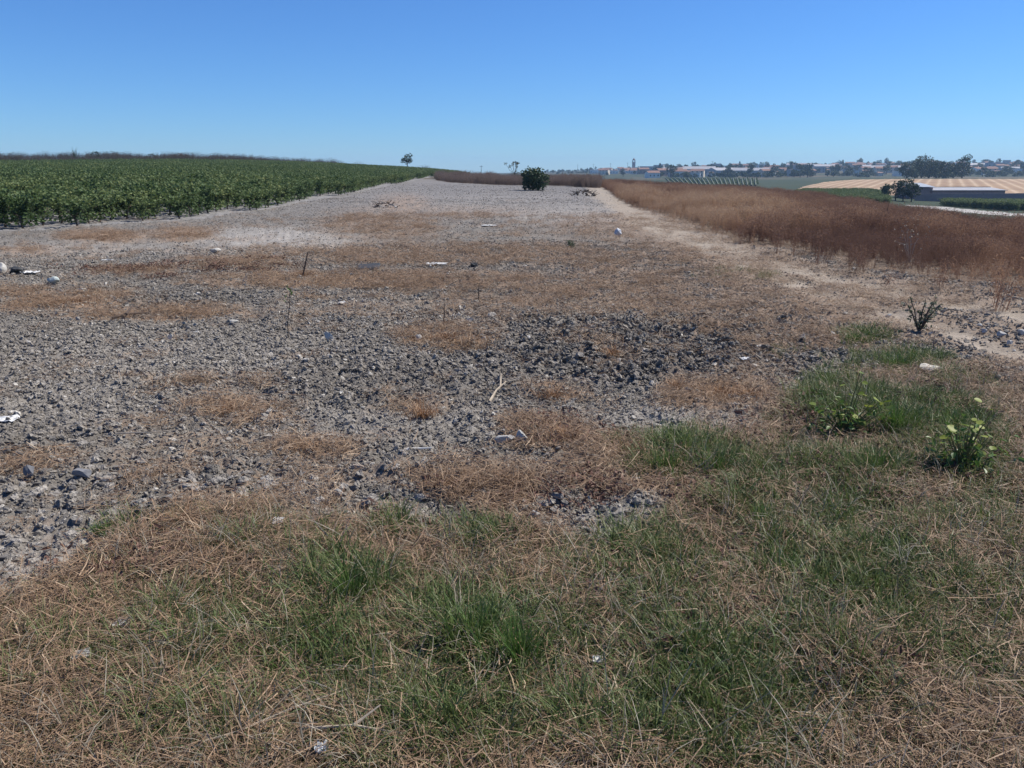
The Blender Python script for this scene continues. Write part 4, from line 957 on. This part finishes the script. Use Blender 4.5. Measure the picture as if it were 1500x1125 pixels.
lump('stone', 'white oblong block above the orange straw patch', 'stone', 688, 471, 22, 9, m_stone, 810, .5)
lump('stone', 'white rounded stone up and to the right of the oblong block', 'stone', 720, 464, 14, 7, m_stone, 811)
lump('stone', 'small pale stone at the left end of the orange straw patch', 'stone', 613, 498, 10, 10, m_lime, 812)
lump('rock', 'flat grey limestone slab on the clods in the middle of the field', 'rock', 741, 648, 30, 14, m_lime, 813, .7)
lump('rock', 'rounded limestone lump leaning on the right of the flat slab', 'rock', 765, 645, 19, 18, m_lime, 814, .9)
lump('rock', 'whitish long rock lying in green grass by the path on the right', 'rock', 1362, 546, 36, 13, plain('cream_rock', (.66, .60, .50), .85, .15, 7, .3), 815, .55)
lump('rock', 'large dark clod-like rock near the left edge of the tilled soil', 'rock', 46, 697, 18, 18, plain('dark_rock', (.13, .13, .14), .95, .2, 10, .4), 816)
lump('rock', 'grey rock with a pale stone leaning on it left of the straw bank', 'rock', 122, 700, 24, 18, plain('grey_rock', (.19, .19, .20), .95, .2, 10, .4), 817)
lump('rock', 'pale grey rock topmost of the small pile above the green tuft', 'rock', 784, 760, 17, 14, m_lime, 818)
lump('rock', 'small grey rock left of the pale one in the small pile', 'rock', 768, 768, 14, 10, m_lime, 819)
lump('rock', 'small grey rock right of the pale one in the small pile', 'rock', 801, 770, 16, 9, m_lime, 820)
lump('stone', 'slanting pale stone on the dark clods below the middle of the field', 'stone', 496, 725, 18, 12, m_lime, 821, .5)
lump('stone', 'brownish flat stone among clods above the slanting pale one', 'stone', 525, 687, 22, 10, plain('brown_stone', (.32, .26, .21), .9, .15, 10, .3), 822, .6)
lump('stone', 'white pebble on the gravel beside the right hand path', 'stone', 1302, 465, 9, 6, m_lime, 823)
for i, (u, v, wd) in enumerate(((1440, 487, 9), (1466, 492, 12), (1434, 478, 7), (1478, 505, 10), (1420, 470, 8), (1495, 490, 11))):
    o = lump('path_stone', 'pale stone lying loose on the gravel path at the right', 'stone', u, v, wd, wd * .6, m_lime, 830 + i); o['group'] = 'loose stones on the right hand path'
# litter
crumple('paper', 'torn white paper sheet lying flat in the middle distance', 'litter', 640, 388, 31, 6, m_paper, 841, 0, .6)
crumple('scrap', 'thin white strip on grey ground near the vineyard', 'litter', 158, 382, 16, 3, m_paper, 842, .1, .3)
crumple('scrap', 'flat white scrap far off in the middle of the field', 'litter', 717, 331, 26, 3, m_paper, 843, 0, .5)
lump('plastic_bag', 'small bluish white plastic bag beside the track', 'bag', 905, 344, 10, 9, m_plastic, 844, .8, .6, 3)
crumple('scrap', 'tiny white scrap caught on a twig above the pale rounded rock', 'litter', 501, 446, 10, 8, m_paper, 845)
crumple('board_piece', 'white flat board at the left edge among the clods', 'board', 6, 618, 34, 9, m_paper, 846, .1, .6)
crumple('paper', 'small crumpled white paper on the straw bank', 'litter', 408, 772, 24, 12, m_paper, 847, .2, 1.2)
crumple('plastic_wrapper', 'crumpled shiny white wrapper in the grass at the bottom', 'litter', 472, 1112, 26, 34, m_plastic, 848, .4)
crumple('scrap', 'white scrap on the dark soil patch', 'litter', 1091, 528, 13, 7, m_paper, 849)
crumple('scrap', 'bluish white scrap at the right end of the dark soil patch', 'litter', 1117, 509, 20, 5, m_plastic, 850, .1, .5)
crumple('scrap', 'small white scrap half hidden in the central foreground grass', 'litter', 875, 978, 22, 12, m_paper, 851)
crumple('scrap', 'pale scrap in dry grass at the lower left', 'litter', 182, 922, 30, 10, plain('dull_paper', (.36, .35, .33), .8, .1, 15), 852)
crumple('scrap', 'greyish torn scrap below the pale one at the lower left', 'litter', 120, 970, 30, 12, plain('grey_paper', (.3, .29, .27), .8, .1, 15), 853, .5)
def board():
    p, s = px(540, 394); L = 31 * s
    V = [(-L / 2, -.2, .0), (L / 2, -.2, .02), (L / 2, .2, .05), (-L / 2, .2, .03), (-L * .47, -.18, .03), (L * .48, -.18, .05), (L * .46, .18, .08), (-L * .47, .18, .06)]
    tag(link('dark_board', MB().add(V, [(3, 2, 1, 0), (4, 5, 6, 7), (0, 1, 5, 4), (1, 2, 6, 5), (2, 3, 7, 6), (3, 0, 4, 7)]).mesh('dark_board', m_board), None, p, .08), 'dark flat board lying left of the torn white paper', 'board')
board()
lump('debris', 'dark twisted debris right of the torn white paper', 'debris', 695, 391, 15, 6, m_board, 861, .6, .7)
# uprights, twigs and sticks
t, h = upright('weed_stalk', 'thin bare stem leaning right beside a dark brown clump', 'stem', 443, 405, 453, 369, .014, m_dtwig, 1, 1)
t, h = upright('tall_weed', 'tall thin weed with a few green leaves at its top left of centre', 'weed', 421, 496, 430, 421, .005, m_dtwig, 3, 2)
v_, f_, k_ = leaves(np.array([[.05, 0, h * .93], [.03, .03, h * .98], [.08, -.02, h * .86], [.02, .0, h * .8], [.06, .02, h * .9], [0, .02, h * .7]]), np.full(6, .05), np.full(6, .02), 4)
link('leaf_cluster', np_mesh('leaf_cluster', v_, [f_], m_tuft, {'c': ('POINT', 'FLOAT', np.full(len(v_), .6))}), t)
upright('weed_stalk', 'short dark stem standing on the orange straw patch', 'stem', 650, 474, 652, 441, .007, m_dtwig, 3, 3)
upright('weed_stalk', 'straight dark stem standing up the slope from the oblong white block', 'stem', 701, 441, 702, 413, .009, m_dtwig, 0, 4)
upright('dry_stalk', 'pale dry stalk leaning on the left grey ground', 'stalk', 354, 417, 362, 399, .006, m_twig, 0, 5)
upright('dry_stalk', 'second pale stalk just right of the leaning one', 'stalk', 358, 426, 364, 401, .005, m_twig, 0, 6)
upright('weed_stalk', 'brown upright weed stem on the far right weed edge', 'stem', 1290, 345, 1296, 300, .012, m_dtwig, 4, 7)
stick('forked_twig', 'pale forked twig lying below the dark soil patch', 'twig', [[(717, 590, .01), (727, 579, .04), (741, 568, .05)], [(733, 574, .04), (734, 560, .07)]], .010, m_twig)
stick('stick', 'straight whitish stick on the clods left of the limestone slab', 'stick', [[(593, 664, .02), (612, 663, .025), (632, 663, .03)]], .012, plain('white_stick', (.6, .57, .52), .8, .1, 20))
stick('stick', 'long thin dry stem on the clods at the left', 'stick', [[(170, 639, .02), (220, 640, .03), (268, 638, .04)]], .006, m_twig)
stick('branch', 'dark branch lying across the straw strip at the left', 'branch', [[(165, 470, .03), (190, 466, .05), (215, 463, .04)], [(185, 467, .05), (196, 460, .1)]], .02, m_dtwig)
stick('branch', 'long bleached branch lying in the grass at the bottom edge', 'branch', [[(262, 1122, .03), (300, 1108, .05), (350, 1097, .06), (410, 1117, .05)], [(330, 1102, .05), (430, 1062, .06), (520, 1030, .06)]], .0035, m_twig)
stick('branch', 'thin brown branch right of the shiny wrapper at the bottom', 'branch', [[(440, 1085, .04), (520, 1088, .06), (590, 1096, .05)], [(520, 1088, .06), (560, 1075, .1)]], .005, m_twig)
def dead_branch():
    t = thing('dead_branch', 'dead grey branching weed standing in the grass at bottom centre', 'branch', px(960, 1085)[0]); r = random.Random(5); mb = MB()
    for k in range(7):
        a = -1.2 + .4 * k + r.uniform(-.1, .1); q = r.uniform(.12, .34); e = (math.sin(a) * q, r.uniform(-.1, .2), q * r.uniform(.4, .9)); md = (e[0] * .5, e[1] * .6, e[2] * .35)
        mb.tube([(0, 0, -.01), md, e], [.0022, .0016, .0008], 4)
        for j in range(2): mb.tube([md, (md[0] + r.uniform(-.1, .1), md[1] + r.uniform(-.1, .1), md[2] + r.uniform(.04, .16))], [.0018, .0008], 3)
    link('stem', mb.mesh('stem', plain('grey_stem', (.38, .31, .22), .85, .2, 20)), t)
dead_branch()
# piles
def pile(name, label, cat, u, v, wpx, hpx, seed, mats, n=26, twigs=30):
    p, s = px(u, v); W, H = wpx * s, hpx * s; r = random.Random(seed); t = thing(name, label, cat, p)
    src = [stone_mesh('lump', m_, seed + i, (1, .8, .6), 2, .4, 6) for i, m_ in enumerate(mats)]
    for i in range(n):
        a = r.uniform(-1, 1); q = r.uniform(-.7, .7); z = H * (1 - a * a) * r.uniform(0, .75); sz = W * r.uniform(.07, .16)
        o = link('lump', src[i % len(src)], t, (a * W / 2, q * W * .35, z + sz * .2), r.uniform(0, 6.28)); o.scale = (sz,) * 3
    mb = MB()
    for i in range(twigs):
        a = r.uniform(-1, 1); b = (a * W / 2, r.uniform(-.3, .3) * W, H * .5 * (1 - a * a)); e = (b[0] + r.uniform(-.25, .25) * W, b[1] + r.uniform(-.2, .2) * W, b[2] + r.uniform(0, .5) * H)
        mb.tube([b, e], [.018, .008], 4)
    link('twigs', mb.mesh('twigs', m_dtwig), t)['kind'] = 'stuff'
pile('brush_pile', 'low dark pile of brush and clods at the start of the track', 'pile', 855, 287, 34, 11, 870, [m_board, plain('umber_clod', (.09, .075, .065), .95, .2, 5), m_wood], 30, 60)
pile('rubble_pile', 'small pile of pale rubble and dry stems on the far left of the field', 'pile', 565, 304, 30, 11, 880, [m_lime, m_stone, plain('tan_clod', (.28, .21, .15), .95, .2, 5)], 22, 40)
# ---------------------------------------------------------------- grass tufts and straw clumps that stand out
def tufts():
    T = [(511, 893, 70, 70, 'bright green grass tuft in the straw left of bottom centre'), (700, 960, 90, 80, 'large green grass tuft right of the bright one in the foreground'), (760, 985, 80, 85, 'tall green grass clump at the heart of the foreground turf'),
         (146, 787, 20, 26, 'small lone green tuft on the grey soil at the left'), (385, 828, 45, 32, 'dull green tuft on the straw bank at the left'), (980, 695, 55, 40, 'green tuft at the left end of the grass patch below the pale gravel'), (1050, 700, 70, 45, 'green tuft in the middle of the grass patch below the pale gravel'),
         (1258, 503, 40, 16, 'low green tuft nearest to the track on the right'), (1320, 541, 60, 22, 'low green grass clump left of the whitish rock'), (1198, 588, 26, 24, 'small green tuft beside the pale gravel, left of the seedlings'), (1320, 640, 80, 50, 'lush green grass clump between the two yellow-leaved seedlings'), (1400, 640, 60, 40, 'green grass clump behind the right seedling'),
         (1290, 700, 70, 45, 'dark green grass clump below the left seedling'), (1120, 770, 40, 38, 'green tuft at the front of the right hand turf'), (1150, 850, 50, 45, 'dark green tuft in the middle of the right hand turf'), (1060, 1000, 60, 45, 'short green tuft right of bottom centre'), (575, 778, 20, 16, 'small green tuft on the edge of the straw bank'), (710, 775, 60, 22, 'thin green tuft along the edge of the clods'),
         (1400, 565, 50, 16, 'low green grass strip right of the whitish rock'), (450, 980, 70, 45, 'ragged green tuft in the lower left turf')]
    for i, (u, v, wp, hp, lb) in enumerate(T):
        p, s = px(u, v); rad = wp * s * .5; h = hp * s * .95
        me = tuft_mesh('blades', m_tuft, int(120 + 900 * rad), rad, h, .0045 + .0012 * p.y / 4, (.1, 1.1), 900 + i, .05, .95, 4)
        o = link('grass_tuft', me, None, (p.x, p.y + rad * .4, p.z)); tag(o, lb, 'grass tuft', 'green tufts in the turf and field'); o.scale.y = .8
    D = [(655, 500, 70, 22, 'orange dry grass clump in the middle of the field'), (812, 583, 42, 22, 'orange dry grass clump below the dark soil'), (1060, 580, 60, 26, 'rusty dry grass clump above the pale gravel'), (1100, 583, 30, 26, 'rusty dry tuft at the right end of the clump above the pale gravel'), (990, 570, 26, 22, 'pale dry tuft left of the rusty clump'),
         (620, 612, 34, 36, 'pale leaning dry grass among grey clods'), (830, 645, 45, 34, 'brown dry grass clump right of the limestone slab'), (655, 718, 40, 24, 'dark rusty dry clump above the straw bank'), (750, 715, 60, 30, 'tan dry grass clump above the rock pile'), (896, 522, 16, 26, 'tiny pale dry tuft in the dark soil'), (455, 660, 60, 18, 'tan straw clump in the left middle of the clods'),
         (260, 775, 70, 30, 'tan straw heap at the left end of the straw bank'), (443, 404, 30, 8, 'dark brown dry clump at the foot of the leaning stem'), (330, 605, 60, 18, 'tan straw clump on the grey clods at the left'), (930, 665, 50, 24, 'brown dry grass clump left of the green patch'), (100, 445, 60, 12, 'orange dry straw strip on the left')]
    for i, (u, v, wp, hp, lb) in enumerate(D):
        p, s = px(u, v); rad = wp * s * .65; h = hp * s * .95
        me = tuft_mesh('blades', m_drytuft, int(130 + 500 * rad), rad, h, .003 + .0012 * p.y / 4, (.7, 2.3), 940 + i, 0, 1, 4)
        o = link('dry_grass_clump', me, None, (p.x, p.y + rad * .3, p.z + .005)); tag(o, lb, 'dry grass', 'dry grass clumps on the tilled field'); o.scale.y = .8
tufts()
# ---------------------------------------------------------------- leafy seedlings
m_lime_leaf = leafy_obj('seedling_leaf', [(0, (.09, .14, .02)), (.6, (.19, .24, .035)), (1, (.31, .33, .06))], .5, .35, .25, .6)
def round_leaf(seed):
    r = random.Random(seed); n = 12; V = [(0, 0, 0)]
    for i in range(n):
        a = 2 * math.pi * i / n; q = .5 * (1 + .12 * math.cos(a) - .1 * (abs(a - math.pi) < .3)); x = q * math.cos(a) + .45; y = q * math.sin(a) * .92; V.append((x, y, .12 * abs(y) - .22 * max(0, x - .5) ** 2 + r.uniform(-.02, .02)))
    V[0] = (.45, 0, -.02)
    me = MB().add(V, [(0, i + 1, (i + 1) % n + 1) for i in range(n)]).mesh('leaf', m_lime_leaf, True, .6); return me
LEAF = [round_leaf(i) for i in range(4)]
def seedling(label, u, v, hpx, tops, seed):
    p, s = px(u, v); r = random.Random(seed); t = thing('seedling', label, 'seedling', p, 0, 'yellow-leaved seedlings in the grass'); mb = MB()
    tops = [(a, b, c * .7) for a, b, c in tops] + [(r.gauss(0, 24), abs(r.gauss(38, 16)), r.uniform(6, 10)) for _ in range(20)]
    for (du, dv, sz) in tops:
        e = Vector((du * s, r.uniform(-.06, .06), dv * s)); b = Vector((du * s * .25, 0, dv * s * .3)); mb.tube([(0, 0, -.02), b, e], [.006, .005, .002], 5)
        o = link('leaf', LEAF[r.randrange(4)], t, e); k = sz * s; o.scale = (k, k, k); o.rotation_euler = (r.uniform(-.6, .6), r.uniform(-.5, .35), r.uniform(0, 6.28))
    link('stem', mb.mesh('stem', plain('seedling_stem', (.16, .15, .06), .7, .2, 20)), t)
    C = np.array([[r.gauss(0, 26) * s, r.gauss(0, .08), abs(r.gauss(14, 16)) * s + .02] for _ in range(130)]); v2, f2, k2 = leaves(C, np.full(130, .045), np.full(130, .022), seed)
    link('foliage', np_mesh('foliage', v2, [f2], m_tuft, {'c': ('POINT', 'FLOAT', np.repeat(np.random.default_rng(seed).uniform(0, .8, 130), k2))}), t)
seedling('yellow-leaved seedling on the left, beside the pale gravel', 1236, 640, 90, [(38, 42, 24), (30, 56, 18), (40, 30, 20), (46, 50, 16), (4, 44, 15), (-14, 52, 14), (-30, 42, 15), (-38, 34, 16), (10, 62, 12), (-4, 72, 11), (-22, 26, 14), (14, 30, 15), (22, 24, 16), (-10, 34, 13), (2, 26, 14)], 3)
seedling('yellow-leaved seedling on the right, nearer the picture edge', 1408, 690, 90, [(12, 54, 20), (-8, 60, 20), (-20, 56, 18), (-30, 58, 15), (4, 66, 14), (14, 90, 14), (18, 84, 12), (-26, 46, 14), (-14, 40, 14), (8, 40, 14), (20, 48, 13), (-6, 72, 10)], 4)
def grey_weed(u, v, wpx, hpx, label, seed):
    p, s = px(u, v); r = np.random.default_rng(seed); t = thing('weed_plant', label, 'weed', p); mb = MB(); C = []
    for k in range(11):
        a = r.uniform(-1, 1); h = hpx * s * r.uniform(.45, 1); e = np.array([a * wpx * s * .5, r.uniform(-.12, .12), h]); mb.tube([(0, 0, -.02), tuple(e * [.5, .6, .6]), tuple(e)], [.006, .005, .002], 4)
        q = np.sort(r.uniform(.2, 1, 14))[:, None]; C.append(e * q + r.normal(0, .018, (14, 3)))
    C = np.concatenate(C); v2, f2, k2 = leaves(C, r.uniform(.03, .06, len(C)), r.uniform(.012, .022, len(C)), seed)
    link('stem', mb.mesh('stem', m_dtwig), t); link('foliage', np_mesh('foliage', v2, [f2], leafy_obj('weed_leaf', [(0, (.09, .11, .065)), (1, (.20, .22, .14))], .6, .2, .3, .2), {'c': ('POINT', 'FLOAT', np.repeat(r.uniform(0, 1, len(C)), k2))}), t)
grey_weed(1346, 485, 50, 44, 'grey green bushy weed on the edge of the gravel path', 31)
grey_weed(836, 362, 12, 10, 'tiny green weed far up the middle of the field', 32)
def pale_weed():
    p, s = px(1384, 398); r = np.random.default_rng(8); C = np.c_[r.normal(0, .14, 70), r.normal(0, .12, 70), .55 + r.normal(0, .16, 70)]; v2, f2, k2 = leaves(C, np.full(70, .035), np.full(70, .022), 8)
    t = thing('flowering_weed', 'pale speckled weed standing out of the brown weeds on the right', 'weed', p + Vector((0, 1.2, 0))); mb = MB()
    for k in range(8): mb.tube([(0, 0, 0), (C[k, 0] * .5, C[k, 1] * .5, .35), tuple(C[k])], [.006, .004, .002], 4)
    link('stem', mb.mesh('stem', m_twig), t); link('seed_heads', np_mesh('seed_heads', v2, [f2], plain('seed_head', (.34, .30, .23), .8, .1, 20)), t)
pale_weed()
